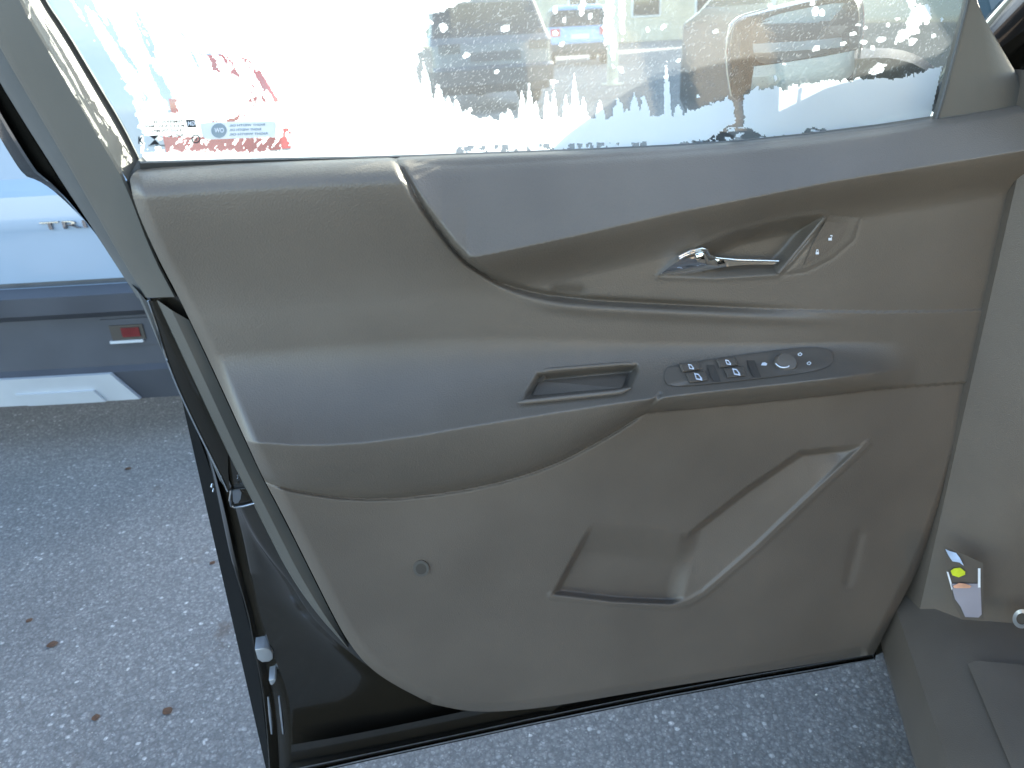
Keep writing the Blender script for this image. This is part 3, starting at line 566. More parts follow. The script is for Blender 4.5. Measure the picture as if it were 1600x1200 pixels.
# ---- fittings on the trim
def cdisc(name, cx, cy, r, m, par, dw=.0015, ex=1.0, h=.0015):
    k = len(an); a = D(np.full(k, cx), np.full(k, cy), dw) * 0 + P(cx + r * np.cos(an), cy + r * ex * np.sin(an), W(cx, cy) + dw); a2 = a - DN * h
    return mk(name, np.vstack([a2, a]), [(i, (i + 1) % k, k + (i + 1) % k, k + i) for i in range(k)] + [tuple(range(k, 2 * k))], m, par, True, sharp=40)
for cx, cy in ((658, 889),):
    c = cdisc('screw_cap', cx, cy, 13, 'trim_hard', door, .0022, h=.006); ring('cap_rim', cx, cy, 8.5, 12, 'frame_trim', c, lambda a, b: P(a, b, W(cx, cy) + .003)); cdisc('cap_hole', cx, cy, 8.5, 'groove', c, .0026)
# chrome pull handle
def hnd(rows, name, m, par): return loft(name, rows, m, par, n=70, smooth=2, sharp=70)
wc0 = float(W(1120, 440))
h_top = [(1029, 430), (1044, 413), (1060, 401), (1078, 392), (1096, 388), (1104, 390), (1108, 398), (1118, 403), (1150, 406), (1216, 408)]
h_m1 = [(1030, 430), (1046, 417), (1062, 406), (1080, 398), (1094, 396), (1102, 398), (1108, 403), (1120, 406), (1150, 408), (1216, 409.5)]
h_m2 = [(1031, 431), (1048, 423), (1064, 417), (1082, 412), (1096, 411), (1106, 412), (1114, 412), (1128, 412), (1152, 411), (1216, 411)]
h_bot = [(1032, 432), (1050, 431), (1066, 430), (1082, 428), (1096, 425), (1108, 422), (1118, 420), (1132, 417), (1155, 414), (1216, 413)]
def hw(c, a): 
    c = np.array(c, float); t = np.linspace(0, 1, len(c)); return np.column_stack([c, wc0 + a * np.sin(np.clip(.18 + t * 1.1, 0, 1) * math.pi) ** .7 - .006 + .0]).tolist()
hand = loft('door_handle', [hw(h_bot, -.012), hw(h_bot, .004), hw(h_m2, .014), hw(h_m1, .016), hw(h_top, .010), hw(h_top, -.004)], 'chrome', door, n=80, smooth=2, sharp=70)
tube('handle_edge', P(np.array(h_top)[2:, 0], np.array(h_top)[2:, 1], np.array(hw(h_top, .011))[2:, 2]), .0016, 'chrome', hand, 8)
tube('cup_ridge', D(np.linspace(1288, 1216, 14), np.linspace(340, 427, 14), .001), .0022, 'trim', door, 8)
lockp = D(1, 1) if False else None
lk = [(-.5, -.1), (.5, -.1), (.5, -.8), (-.5, -.8), (-.38, -.1), (-.22, -.1), (-.22, .35), (-.38, .35), (.22, -.1), (.38, -.1), (.38, .35), (.22, .35), (-.38, .35), (.38, .35), (.3, .6), (-.3, .6)]
lf = [(0, 1, 2, 3), (4, 5, 6, 7), (8, 9, 10, 11), (12, 13, 14, 15)]
lbp = np.array([(1290, 346), (1326, 348), (1316, 372), (1288, 397), (1256, 415), (1268, 384)], float); lb = mk('lock_button', D(lbp[:, 0], lbp[:, 1], .0012), [tuple(range(6))], 'trim_hard', door, False)
decal('lock_icon', lk, lf, 1277, 393, 5, 5.5, 'white_print', lb, .0022); decal('unlock_icon', [(x + (.35 if y > .2 else 0), y) for x, y in lk], [lf[0], lf[2], lf[3]], 1297, 371, 5.5, 6, 'white_print', lb, .0022)
# grab cup rims
cup = mk('grab_cup', *(lambda pts: (np.vstack([D(pts[:, 0], pts[:, 1], .0012)]), [tuple(range(len(pts)))]))(np.array([(842, 596), (980, 583), (972, 606), (832, 618)])), 'trim_hard', door, False)
for a, b in (((846, 579), (992, 567)), ((809, 629), (984, 611))):
    x = np.linspace(a[0], b[0], 16); y = np.linspace(a[1], b[1], 16); y[-3:] += np.array([0, .8, 3]) * (1 if a[1] < 600 else -1.4)
    wv = np.maximum(W(x, y - (8 if a[1] < 600 else -8)), W(x, y)); tube('cup_rim', P(x, y, wv - .001), [.0008] + [.0024] * 14 + [.0012], 'trim', cup, 8)
sc = cdisc('cup_screw', 842, 588, 11, 'trim', cup, -.002, h=.004); ring('screw_ring', 842, 588, 5, 9, 'groove', sc, lambda a, b: P(a, b, W(842, 588) + .001))
# window switch plate
SW = np.array([(1042, 574), (1100, 562), (1180, 551), (1262, 541), (1300, 545), (1306, 560), (1290, 578), (1180, 593), (1050, 606), (1036, 594)], float)
sws = smooth_line(np.vstack([SW, SW[:1]]), 2)[:-1]; k = len(sws); cc = sws.mean(0); rr_ = []
for f, dw in ((1.0, -.003), (1.0, .0018), (.97, .0030), (.6, .0032), (.2, .0032)): q = cc + (sws - cc) * f; rr_.append(D(q[:, 0], q[:, 1], dw))
F = [(i * k + j, i * k + (j + 1) % k, (i + 1) * k + (j + 1) % k, (i + 1) * k + j) for i in range(4) for j in range(k)] + [tuple(range(4 * k, 5 * k))]
plate = mk('switch_plate', np.vstack(rr_), F, 'switch', door, True, sharp=60)
def paddle(cx, cy, sx, sy):
    g_ = [(-1, -1), (1, -1), (1, 1), (-1, 1)]; V = []
    for f, dw in ((1.0, .002), (.95, .006), (.8, .0075)):
        q = np.array(g_) * f; px = cx + q[:, 0] * sx + q[:, 1] * sy * -.42; py = cy - q[:, 1] * sy - q[:, 0] * sx * .13; wv = np.full(4, float(W(cx, cy))) ; V.append(D(px, py, dw))
    V = np.vstack(V); F = [(i * 4 + j, i * 4 + (j + 1) % 4, (i + 1) * 4 + (j + 1) % 4, (i + 1) * 4 + j) for i in range(2) for j in range(4)] + [(8, 9, 10, 11)]
    return mk('window_switch', V, F, 'switch', plate, True, sharp=30)
def winicon(cx, cy, h, par):
    o = np.array([(-.55, .5), (.25, .5), (.75, -.1), (.75, -.5), (-.35, -.5)]); i_ = o * .55; V = np.vstack([o, i_]); k = 5
    decal('window_icon', V, [(i, (i + 1) % k, k + (i + 1) % k, k + i) for i in range(k)], cx, cy, h * .95, h, 'white_print', par, .0085, -.35, rad(10))
for cx, cy, h in ((1079, 573, 8), (1090, 588.5, 10), (1137, 566, 8), (1149.5, 581, 10)):
    p_ = paddle(cx - 1, cy, 15, 6.6 if h == 8 else 7.6)
for cx, cy, h in ((1079, 573, 7), (1090, 588.5, 9.5), (1137, 566, 7), (1149.5, 581, 9.5)): winicon(cx, cy, h, plate)
for cx, cy in ((1115, 583), (1178, 576)): decal('switch_gap', [(-1, -1), (1, -1), (1, 1), (-1, 1)], [(0, 1, 2, 3)], cx, cy, 6, 13, 'groove', plate, .0040, -.4)
decal('lockout_icon', [(-1, -.5), (.7, -.6), (1, .1), (.2, .6), (-.6, .4)], [(0, 1, 2, 3, 4)], 1194, 568.5, 5, 4.5, 'white_print', plate, .0045)
c0 = P(1226, 570, W(1226, 570) + .003); nrm = DN * .55 + np.array([0, 0, .83])
tube('mirror_knob', [c0 - nrm * .004, c0 + nrm * .004, c0 + nrm * .007, c0 + nrm * .0078], [.0125, .0125, .0105, .002], 'switch', plate, 20)
tube('knob_arc', D(np.linspace(1212, 1234, 8), 572 + np.array([-4, -1, 1, 2, 2.2, 2, 1.2, -1]), .009), .0007, 'white_print', plate, 6)
for cx, cy in ((1250, 553.5), (1264, 567.5)):
    o = np.array([(-.8, .1), (.1, .8), (.8, .1), (.3, -.7), (-.5, -.6)]); decal('mirror_icon', np.vstack([o, o * .5]), [(i, (i + 1) % 5, 5 + (i + 1) % 5, 5 + i) for i in range(5)], cx, cy, 5, 4, 'sticker', plate, .0045)

# ---- side mirror outside the glass
def mloft(name, rows, m, par, **k): return loft(name, rows, m, par, n=72, smooth=2, **k)
rim = [(1140, 40), (1152, 26), (1180, 18), (1230, 6), (1290, -8), (1340, -12), (1350, 10), (1348, 60), (1342, 105), (1335, 132), (1290, 146), (1230, 156), (1180, 160), (1150, 158), (1140, 140), (1135, 100), (1134, 65), (1140, 40)]
ct = np.array([1245, 72.0]); rm = np.array(rim, float)
def sc_(f, w_): return [(*(ct + (p - ct) * f), w_) for p in rm]
mir = mloft('side_mirror', [sc_(.80, -.115), sc_(.93, -.10), sc_(1.0, -.108), sc_(1.02, -.13), sc_(1.0, -.165), sc_(.90, -.20), sc_(.65, -.225), sc_(.2, -.235)], 'black_paint', door, sharp=70)
mg = np.array([(1176, 44), (1200, 26), (1250, 14), (1335, 0), (1342, 30), (1336, 72), (1270, 88), (1215, 98), (1184, 100), (1176, 80)]); mgs = smooth_line(np.vstack([mg, mg[:1]]), 2)[:-1]
mk('mirror_glass', P(mgs[:, 0], mgs[:, 1], -.125 + (mgs[:, 0] - 1180) * .00003 + (75 - mgs[:, 1]) * .00030), [tuple(range(len(mgs)))], 'mirror', mir, False)
lo_ = [(1178, 104), (1225, 98), (1290, 88), (1338, 78)]; lo2 = [(1172, 146), (1225, 146), (1290, 138), (1338, 126)]
loft('mirror_lower_trim', [cw(lo_, -.116), cw(lo_, -.104), cw(lin(lo_, lo2, .4), -.098), cw(lin(lo_, lo2, .8), -.101), cw(lo2, -.108)], 'silver', mir, n=30, smooth=1)
rimtube = P(np.array([1200, 1160, 1146, 1137, 1134, 1136, 1142]), np.array([13, 24, 36, 58, 80, 115, 150]), np.full(7, -.1)); tube('mirror_rim', rimtube, .0009, 'satin', mir, 6)
ft_ = [(1335, 78), (1380, 74), (1420, 80), (1450, 96), (1468, 112)]; fb_ = [(1335, 150), (1380, 150), (1420, 160), (1450, 172), (1466, 178)]
loft('mirror_foot', [cw(fb_, -.2), cw(fb_, -.12), cw(lin(fb_, ft_, .2), -.085), cw(lin(fb_, ft_, .8), -.08), cw(ft_, -.10), cw(ft_, -.2)], 'trim_hard', mir, n=30, smooth=1)
tube('foot_seam', P(np.array([1346, 1341, 1334]), np.array([60, 95, 122]), np.full(3, -.082)), .0015, 'rubber', mir, 6)

# ------------------------------------------------------------------ the car the door belongs to
H0 = G(1400, 985, .34); H1 = G(1470, 1200, .34); fdir = (H0 - H1)[:2]; fdir /= np.linalg.norm(fdir)
car_rz = math.atan2(fdir[1], fdir[0]) - math.pi / 2      # local +y = front, +x = right
car = door; XFORM = Matrix.Translation((float(H0[0]), float(H0[1]), 0)) @ Matrix.Rotation(car_rz, 4, 'Z')
def hull(name, secs, m, par, close=False):
    """secs: list of polylines of equal length in car coordinates"""
    A = np.array(secs, float); k, n_, _ = A.shape; F = [(i * n_ + j, i * n_ + j + 1, (i + 1) * n_ + j + 1, (i + 1) * n_ + j) for i in range(k - 1) for j in range(n_ - 1)]
    return mk(name, A.reshape(-1, 3), F, m, par, True, sharp=40)
sill = hull('sill', [[(.30, y, .40), (.16, y, .405), (.04, y, .395), (.0, y, .365), (-.01, y, .30), (.015, y, .22), (.09, y, .18), (.3, y, .18)] for y in (-2.6, -1.2, -.5, -.1, .06)], 'trim_hard', car)
hull('scuff_plate', [[(.05, y, .402), (.06, y, .409), (.14, y, .411), (.15, y, .406)] for y in (-1.0, -.5, -.12)], 'trim_hard', sill)
pil = hull('hinge_pillar', [[(.30, .02, z), (.16, -.035 - .02 * math.sin((z - .38) * 4), z), (.07, -.03, z), (.025, .0, z), (.012, .05, z), (.02, .14, z), (.02, .3, z)] for z in np.linspace(.30, 1.1, 12)], 'trim_hard', car)
kick = hull('kick_panel', [[(.155 + .05 * k, -.06 - .05 * k, z) for k in np.linspace(0, 1, 6)] + [(.24 + .3 * k, .0 + .3 * k, z) for k in np.linspace(0, 1, 4)] for z in np.linspace(.37, 1.0, 14)], 'trim_hard', car)
hull('dashboard', [[(x, .35, 1.02), (x, .0, 1.03), (x, -.12, 1.0), (x, -.17, .93), (x, -.12, .82), (x, .0, .70), (x, .15, .55)] for x in (.2, .5, 1.0, 1.6)], 'trim', car)
def cushion(name, x0, x1, pts, m, par):
    # pts: side outline (y,z) of a padded block, bulged towards the middle
    p = np.array(pts, float); cc_ = p.mean(0); secs = []
    for f, k_ in ((0, .55), (.04, .88), (.15, .98), (.5, 1.0), (.85, .98), (.96, .88), (1, .55)):
        q = cc_ + (p - cc_) * k_; secs.append([(x0 + (x1 - x0) * f, a, b) for a, b in np.vstack([q, q[:1]])])
    return hull(name, secs, m, par)
for x0 in (.36, 1.0):  # unseen tan seats added to bounce warm sunlight onto the door
    sb = cushion('bounce_seat_base', x0, x0 + .5, [(-1.15, .34), (-.55, .34), (-.5, .46), (-.56, .54), (-.8, .53), (-1.1, .50), (-1.18, .42)], 'bounce_seat', car)
    bk = cushion('bounce_seat_back', x0 + .01, x0 + .49, [(-1.2, .48), (-1.06, .5), (-1.1, .7), (-1.17, .95), (-1.25, 1.16), (-1.34, 1.18), (-1.36, 1.0), (-1.3, .7)], 'bounce_seat', car)
    cushion('bounce_headrest', x0 + .13, x0 + .37, [(-1.36, 1.2), (-1.26, 1.21), (-1.25, 1.36), (-1.3, 1.4), (-1.37, 1.36)], 'bounce_seat', bk)
box('floor', .1, 1.65, -2.4, .5, .22, .30, 'bounce_seat', car, .02)
fen = hull('fender', [[(.0, .06 + 1.0 * f, .22 + .0 * f), (-.02 + .0 * f, .06 + 1.0 * f, .5), (-.03 + .02 * f, .06 + 1.0 * f, .75), (-.01 + .03 * f, .06 + 1.0 * f, .95), (.05 + .05 * f, .06 + 1.0 * f, 1.05 - .06 * f), (.3, .06 + 1.0 * f, 1.10 - .10 * f)] for f in np.linspace(0, 1.25, 12)], 'black_paint', car)
hull('hood', [[(.06 + .05 * f, .12 + f, 1.045 - .07 * f), (.3, .14 + f, 1.10 - .09 * f), (.85, .2 + f, 1.13 - .09 * f), (1.4, .14 + f, 1.10 - .09 * f), (1.66, .12 + f, 1.045 - .07 * f)] for f in np.linspace(.0, 1.05, 8)] , 'black_paint', car)
hull('front_fascia', [[(x, 1.33 - .25 * abs(x - .86) ** 2, z) for x in np.linspace(.02, 1.7, 12)] for z in (.22, .45, .7, .95)], 'black_paint', car)
hull('far_side', [[(1.72, y, .22), (1.74, y, .6), (1.72, y, 1.0), (1.64, y, 1.05)] for y in (-2.6, -1, .1, 1.2)], 'black_paint', car)
for sx in (0, 1):
    x_ = .03 + sx * 1.66; tube('windscreen_pillar', [(x_ + (.02 if not sx else -.02), .30, 1.06), (x_ + (.06 if not sx else -.06), -.02, 1.27), (x_ + (.14 if not sx else -.14), -.42, 1.53), (x_ + (.2 if not sx else -.2), -.7, 1.62)], .045, 'black_paint', car, 10)
hull('windscreen', [[(.1 + .08 * f, .26 - .85 * f, 1.08 + .5 * f), (.86, .36 - .85 * f, 1.10 + .53 * f), (1.62 - .08 * f, .26 - .85 * f, 1.08 + .5 * f)] for f in np.linspace(0, 1, 5)], 'glass', car)
hull('roof', [[(.17, y, 1.62), (.24, y, 1.66), (.86, y, 1.69), (1.48, y, 1.66), (1.55, y, 1.62)] for y in (-.6, -1.2, -2.0, -2.8)], 'black_paint', car)
hull('rear_side', [[(.02, y, .3), (-.0, y, .6), (.0, y, .95), (.04, y, 1.06)] for y in (-1.22, -1.8, -2.6, -3.0)], 'black_paint', car)
hull('tailgate', [[(x, -3.05, z) for x in (.02, .5, 1.2, 1.7)] for z in (.3, .7, 1.06)], 'black_paint', car)
for y0 in (-1.25, -2.75): box('rear_pillar', .06, .14, y0 - .06, y0 + .06, 1.02, 1.64, 'black_paint', car, .02)
def wheel(par, x, y, r=.34, wd=.22, name='wheel'):
    a = np.linspace(0, 2 * math.pi, 29)[:-1]; prof = [(-wd / 2, r * .62), (-wd / 2, r * .93), (-wd * .36, r), (wd * .36, r), (wd / 2, r * .93), (wd / 2, r * .62)]
    V = [(x + px, y + q * math.cos(t), r + q * math.sin(t)) for px, q in prof for t in a]; k = len(a)
    F = [(i * k + j, i * k + (j + 1) % k, (i + 1) * k + (j + 1) % k, (i + 1) * k + j) for i in range(5) for j in range(k)]
    o = mk(name, V, F, 'tyre', par, True, sharp=40)
    V = [(x + px, y + q * math.cos(t), r + q * math.sin(t)) for px, q in ((-wd * .42, r * .64), (-wd * .3, r * .55), (-wd * .36, r * .12), (-wd * .36, .01)) for t in a]
    V += [(2 * x - v[0], v[1], v[2]) for v in V]; nn = 4 * k
    F = [(b + i * k + j, b + i * k + (j + 1) % k, b + (i + 1) * k + (j + 1) % k, b + (i + 1) * k + j) for b in (0, nn) for i in range(3) for j in range(k)]
    mk('rim', V, F, 'rim', o, True, sharp=30)
for x_ in (.12, 1.6):
    for y_ in (.75, -2.1): wheel(car, x_, y_)
# hinges that carry the door
for zz in (.5, .86):
    hp = np.array([0.0, 0, 0]); dpt = P(1440, 880, -.03); dpt[2] = zz
    tube('door_hinge', [np.array(XFORM.inverted() @ Vector(dpt - DU * .06)), (-.005, .03, zz), (.06, .06, zz)], [.012, .016, .012], 'steel', car, 8)
# reflections painted as flat colour patches, and a plug, on the hinge pillar
cmi = XFORM.inverted()
def onpil(px, py, dw=0.0):
    """point on the pillar's rearward face"""
    r = ray(px, py); pn = np.array([-fdir[0], -fdir[1], 0]); rt = np.array([fdir[1], -fdir[0], 0]); o_ = H0 + rt * .16 - np.array([fdir[0], fdir[1], 0]) * (.058 + dw)
    t = ((o_ - C0) @ pn) / (r @ pn); q = C0 + r * t[..., None]; return np.array([cmi @ Vector(v) for v in q])
def flat(name, pts, m, par, dw): 
    p = np.array(pts, float); return mk(name, onpil(p[:, 0], p[:, 1], dw), [tuple(range(len(p)))], m, par, False)
flat('reflection_backing', [(1474, 852), (1536, 880), (1537, 968), (1502, 968), (1488, 940)], 'switch', pil, .010)
refl = flat('pillar_reflection', [(1486, 912), (1532, 912), (1534, 960), (1529, 965), (1508, 964), (1501, 948), (1492, 936)], 'lavender', pil, .012)
flat('reflection_patch', [(1485, 892), (1491, 888), (1500, 887), (1508, 893), (1508, 898), (1498, 902), (1488, 899)], 'lime', pil, .013)
flat('reflection_patch', [(1489, 916), (1498, 911), (1508, 912), (1518, 916), (1515, 919), (1491, 919)], 'orange', refl, .014)
flat('reflection_patch', [(1477, 858), (1484, 861), (1494, 864), (1500, 872), (1506, 884), (1499, 879), (1488, 877), (1482, 868)], 'bluewhite', pil, .013)
flat('reflection_edge', [(1479, 893), (1482, 894), (1489, 918), (1487, 922)], 'sticker', pil, .012); flat('reflection_edge', [(1528, 888), (1532, 888), (1532, 918), (1528, 918)], 'sticker', pil, .0125)  # painted reflection edges, in the glass sticker's white
kk = len(an); p_ = onpil(1597 + 15 * np.cos(an), 967 + 15 * np.sin(an), .014); p2 = onpil(1597 + 9 * np.cos(an), 967 + 9 * np.sin(an), .016)
plug = mk('pillar_plug', np.vstack([p_, p2]), [(i, (i + 1) % kk, kk + (i + 1) % kk, kk + i) for i in range(kk)], 'satin', pil); p3 = onpil(1597 + 9 * np.cos(an), 967 + 9 * np.sin(an), .0145); mk('plug_centre', p3, [tuple(range(kk))], 'groove', plug, False)

XFORM = None
# ------------------------------------------------------------------ parked vehicles
def plan(z, Lg, Wd, H, d, inset, rc, n_=9):
    """outline of the vehicle at one height: rear faces -y, right corner at x=0"""
    x1 = -inset; x0 = -Wd + inset; yb = -d; yf = Lg - inset * 1.6; a = np.linspace(0, math.pi / 2, n_); pts = []
    for q in a: pts.append((x1 - rc * .8 + rc * .8 * math.sin(q), yf - rc + rc * math.cos(q)))
    for y in np.linspace(yf - rc - .05, yb + rc + .05, 14): pts.append((x1, y))
    for q in a: pts.append((x1 - rc * .9 + rc * .9 * math.cos(q), yb + rc * .6 - rc * .6 * math.sin(q)))
    for x in np.linspace(x1 - rc * .9 - .04, x0 + rc * .9 + .04, 22): pts.append((x, yb - .03 * (1 - ((x - (x0 + x1) / 2) / (Wd / 2)) ** 2)))
    for q in a[::-1]: pts.append((x0 + rc * .9 - rc * .9 * math.cos(q), yb + rc * .6 - rc * .6 * math.sin(q)))
    for y in np.linspace(yb + rc + .05, yf - rc - .05, 14): pts.append((x0, y))
    for q in a[::-1]: pts.append((x0 + rc * .8 - rc * .8 * math.sin(q), yf - rc + rc * math.cos(q)))
    return [(x, y, z) for x, y in pts]
class Vehicle:
    def __init__(s, name, label, cat, loc, rz, paint, prof, Lg=4.3, Wd=1.82, hoodz=1.0, group=None, lower='bumper', zb=.6, gz=None):
        s.t = thing(name, label, cat, loc, rz, group, local=True); s.prof = np.array(prof, float); s.Lg, s.Wd = Lg, Wd; z = s.prof[:, 0]
        zz = np.unique(np.r_[np.linspace(z[0], z[-1], 46), z]); rows = []
        s.rc = .22
        for q in zz: rows.append(plan(q, Lg - s.front(q), Wd, 0, s.d(q), s.inset(q), s.rc))
        A = np.array(rows); k, n_, _ = A.shape; V = A.reshape(-1, 3); quad = [(i * n_ + j, i * n_ + j + 1, (i + 1) * n_ + j + 1, (i + 1) * n_ + j) for i in range(k - 1) for j in range(n_ - 1)]
        cz = lambda f: V[list(f)].mean(0); top = [tuple((k - 1) * n_ + j for j in range(n_))]; groups = {'b': [], 'l': [], 'g': []}
        g0_, g1_ = s.glass_z = gz or (z[-1] - .56, z[-1] - .12)
        for f in quad:
            c = cz(f)
            if c[2] < zb and c[1] < .75: groups['l'].append(f)
            elif g0_ < c[2] < g1_: groups['g'].append(f)
            else: groups['b'].append(f)
        groups['b'] += top
        def sub(nm, fs, m):
            fs_ = fs; u = sorted({i for f in fs_ for i in f}); mp = {a: b for b, a in enumerate(u)}; return mk(nm, V[u], [[mp[i] for i in f] for f in fs_], m, s.t, True, sharp=40)
        s.body = sub('body', groups['b'], paint); s.bumper = sub('rear_bumper', groups['l'], lower); s.win = sub('windows', groups['g'], 'dark_glass')
        for x_ in (-.14, -Wd + .14):
            for y_ in (.78, Lg - .85): wheel(s.t, x_, y_, .34, .22)
        for x_ in (-.12, -Wd + .12):
            for y_ in (.55, 1.75): 
                xi = x_ / abs(x_) * 0
        # window pillars
        for x_ in (0, -Wd):
            sgn = 1 if x_ == 0 else -1; 
            for y_ in (.5, 1.55, 2.55):
                i0, i1 = s.inset(g0_), s.inset(g1_); V_ = []
                for q, ii in ((g0_ - .02, i0), (g1_ + .02, i1)): V_ += [(x_ - sgn * ii + sgn * .006, y_ - .05, q), (x_ - sgn * ii + sgn * .006, y_ + .05, q)]
                mk('window_pillar', V_, [(0, 1, 3, 2)], paint, s.t, False)
    def d(s, z): return np.interp(z, s.prof[:, 0], s.prof[:, 1])
    def inset(s, z): return np.interp(z, s.prof[:, 0], s.prof[:, 2])
    def front(s, z): return np.interp(z, s.prof[:, 0], s.prof[:, 3])
    def surf(s, x, z, o=.0):
        x = np.asarray(x, float); z = np.asarray(z, float); ins = s.inset(z); x1 = -ins; x0 = -s.Wd + ins; rc = s.rc; yb = -s.d(z)
        mid = (x0 + x1) / 2; y = yb - .03 * (1 - ((x - mid) / (s.Wd / 2)) ** 2)
        for e, sg in ((x1, 1), (x0, -1)):
            u_ = np.clip(((x - e) * sg + rc * .9) / (rc * .9), 0, .999); y = np.where(u_ > 0, np.maximum(y, yb + rc * .6 - rc * .6 * np.sqrt(1 - u_ ** 2) - .012), y)
        return np.stack([x, y - o, z], -1)
    def patch(s, name, x0, x1, z0, z1, m, o, par=None, r=.0, n_=14, skew=0.0, taper=0.0):
        u_, v_ = np.meshgrid(np.linspace(0, 1, n_), np.linspace(0, 1, 6)); z = z0 + (z1 - z0) * v_; x = x0 + (x1 - x0) * u_ + skew * (v_ - .5) 
        x = np.where(u_ > .5, x + taper * (1 - v_) * (u_ - .5) * 2, x)
        A = s.surf(x, z, o); A0 = s.surf(x, z, -.02); V = np.vstack([A.reshape(-1, 3), A0.reshape(-1, 3)]); k = n_ * 6
        F = [(i * n_ + j, i * n_ + j + 1, (i + 1) * n_ + j + 1, (i + 1) * n_ + j) for i in range(5) for j in range(n_ - 1)]
        edge = [j for j in range(n_)] + [i * n_ + n_ - 1 for i in range(1, 6)] + [5 * n_ + j for j in range(n_ - 2, -1, -1)] + [i * n_ for i in range(4, 0, -1)]
        F += [(edge[i], edge[(i + 1) % len(edge)], k + edge[(i + 1) % len(edge)], k + edge[i]) for i in range(len(edge))]
        return mk(name, V, F, m, par or s.t, True, sharp=40)
# pale blue SUV whose tail fills the left edge
YS = 2.25
def zof(py, px=100): return float(PY(np.array(px), np.array(py), YS)[2])
def xof(px, py): return float(PY(np.array(px), np.array(py), YS)[0])
XR = xof(456, 212)
Z = {k: zof(k) for k in (215, 288, 300, 355, 436, 442, 470, 484, 560, 566, 614, 622)}
prof = [(Z[622], -.05, .03, .1), (Z[614], .045, .02, .05), (Z[566], .075, .0, .02), (Z[560], .055, .0, 0), (Z[484], .06, .0, 0), (Z[470], .105, 0, 0), (Z[442], .115, 0, 0), (Z[442] + .006, .03, 0, 0), (Z[436], .012, 0, 0), (Z[355], .022, 0, .02), (Z[355] + .02, .026, 0, .02), (Z[300], .018, .0, .05), (Z[300] + .012, .0, .0, .05), (Z[288] + .02, -.03, .01, .2), (1.02, -.035, .01, .35), (1.06, -.04, .02, 1.2), (1.12, -.05, .03, 1.35), (1.5, -.16, .10, 1.75), (1.75, -.26, .18, 1.95), (1.8, -.42, .32, 2.3)]
prof.sort(key=lambda q: q[0])
suv = Vehicle('parked_suv', 'pale blue SUV with grey bumper, parked tail-on beyond the door', 'SUV', (XR, YS, 0), 0, 'blue_paint', prof, Lg=4.2, zb=Z[442] + .004, gz=(1.46, 1.72))
LX = lambda px, py: xof(px, py) - XR
suv.patch('skid_plate', -1.55, LX(206, 590), Z[614] + .004, Z[566], 'silver', .014, suv.bumper, taper=LX(238, 612) - LX(206, 590))
suv.patch('tow_cover', LX(62, 600), LX(180, 600), zof(611), zof(591), 'silver', .024, suv.bumper, skew=-.02)
suv.patch('bumper_lip_line', -1.6, LX(330, 440), Z[436] - .004, Z[436] + .006, 'rubber', .004, suv.bumper)
rh = suv.patch('reflector_housing', LX(184, 508), LX(262, 508), zof(529), zof(488), 'bumper', .006, suv.bumper)
suv.patch('reflector_pocket', LX(196, 508), LX(246, 508), zof(520), zof(497), 'groove', .010, rh); suv.patch('rear_reflector', LX(213, 508), LX(240, 508), zof(515), zof(501), 'dark_red', .013, rh)
suv.patch('reflector_sill', LX(196, 524), LX(246, 524), zof(524), zof(520), 'silver', .014, rh)
suv.patch('tail_light', LX(255, 215), LX(452, 215), zof(242, 350), zof(190, 350), 'red_lens', .016)
suv.patch('tail_light', LX(318, 120), LX(432, 120), zof(190, 350), zof(85, 350), 'red_lens', .018)
suv.patch('tail_light', LX(262, 150), LX(280, 150), zof(190, 350), zof(150, 350), 'red_lens', .017)
suv.patch('licence_recess', -1.25, -.72 + LX(0, 400) * 0, zof(425), zof(372), 'silver', .002) if LX(0, 400) > -.72 else None
V, F = text_mesh('TRI'); V = V[:, :2] - V[:, :2].min(0); V = V / V[:, 1].max(); tw = LX(150, 345) - LX(80, 345); hh = zof(338) - zof(350)
vx = LX(80, 345) + V[:, 0] / V[:, 0].max() * tw; vz = zof(351) + V[:, 1] * hh * 1.0
A = suv.surf(vx, vz, .008); A0 = suv.surf(vx, vz, .0); k = len(A); ed = {}
for f in F:
    for a, b in zip(f, f[1:] + f[:1]): ed[(a, b)] = 1
sides = [(a, b, k + b, k + a) for a, b in ed if (b, a) not in ed]
mk('badge_letters', np.vstack([A, A0]), F + sides, 'dark_chrome', suv.t, False)

std = [(.28, -.03, .04, .1), (.4, .08, .0, .0), (.62, .09, 0, 0), (.66, .03, 0, 0), (.95, 0, .0, .03), (1.02, -.03, .02, .9), (1.08, -.05, .05, 1.2), (1.48, -.24, .15, 1.8), (1.56, -.3, .22, 2.0), (1.6, -.42, .32, 2.3)]
def far_vehicle(name, label, px, py, paint, rz=0.0, wd=1.85, lamp=True, grp=None):
    p = G(np.array(px), np.array(py)); v = Vehicle(name, label, 'car', (float(p[0]), float(p[1]), 0), rz, paint, std, Wd=wd, group=grp)
    if lamp:
        for x0, x1 in ((-.36, -.08), (-wd + .08, -wd + .36)): v.patch('tail_light', x0, x1, .80, 1.0, 'red_lens', .02)
        v.patch('number_plate', -wd / 2 - .26, -wd / 2 + .26, .72, .84, 'white_print', .02)
    return v
far_vehicle('parked_car', 'mid blue car seen tail-on through the clear part of the window', 956, 100, 'mid_blue', 0)
far_vehicle('parked_car', 'white car parked side-on behind the slate grey car', 800, 92, 'white_paint', rad(75))
sl = far_vehicle('parked_car', 'slate grey car parked askew in front of the white car', 868, 168, 'slate', rad(18), lamp=False)
for x0, x1 in ((-.40, -.10), (-1.75, -1.45)): sl.patch('lamp', x0, x1, .84, .96, 'dark_glass', .02)
sl.patch('grille', -1.3, -.55, .72, .84, 'bumper', .02)
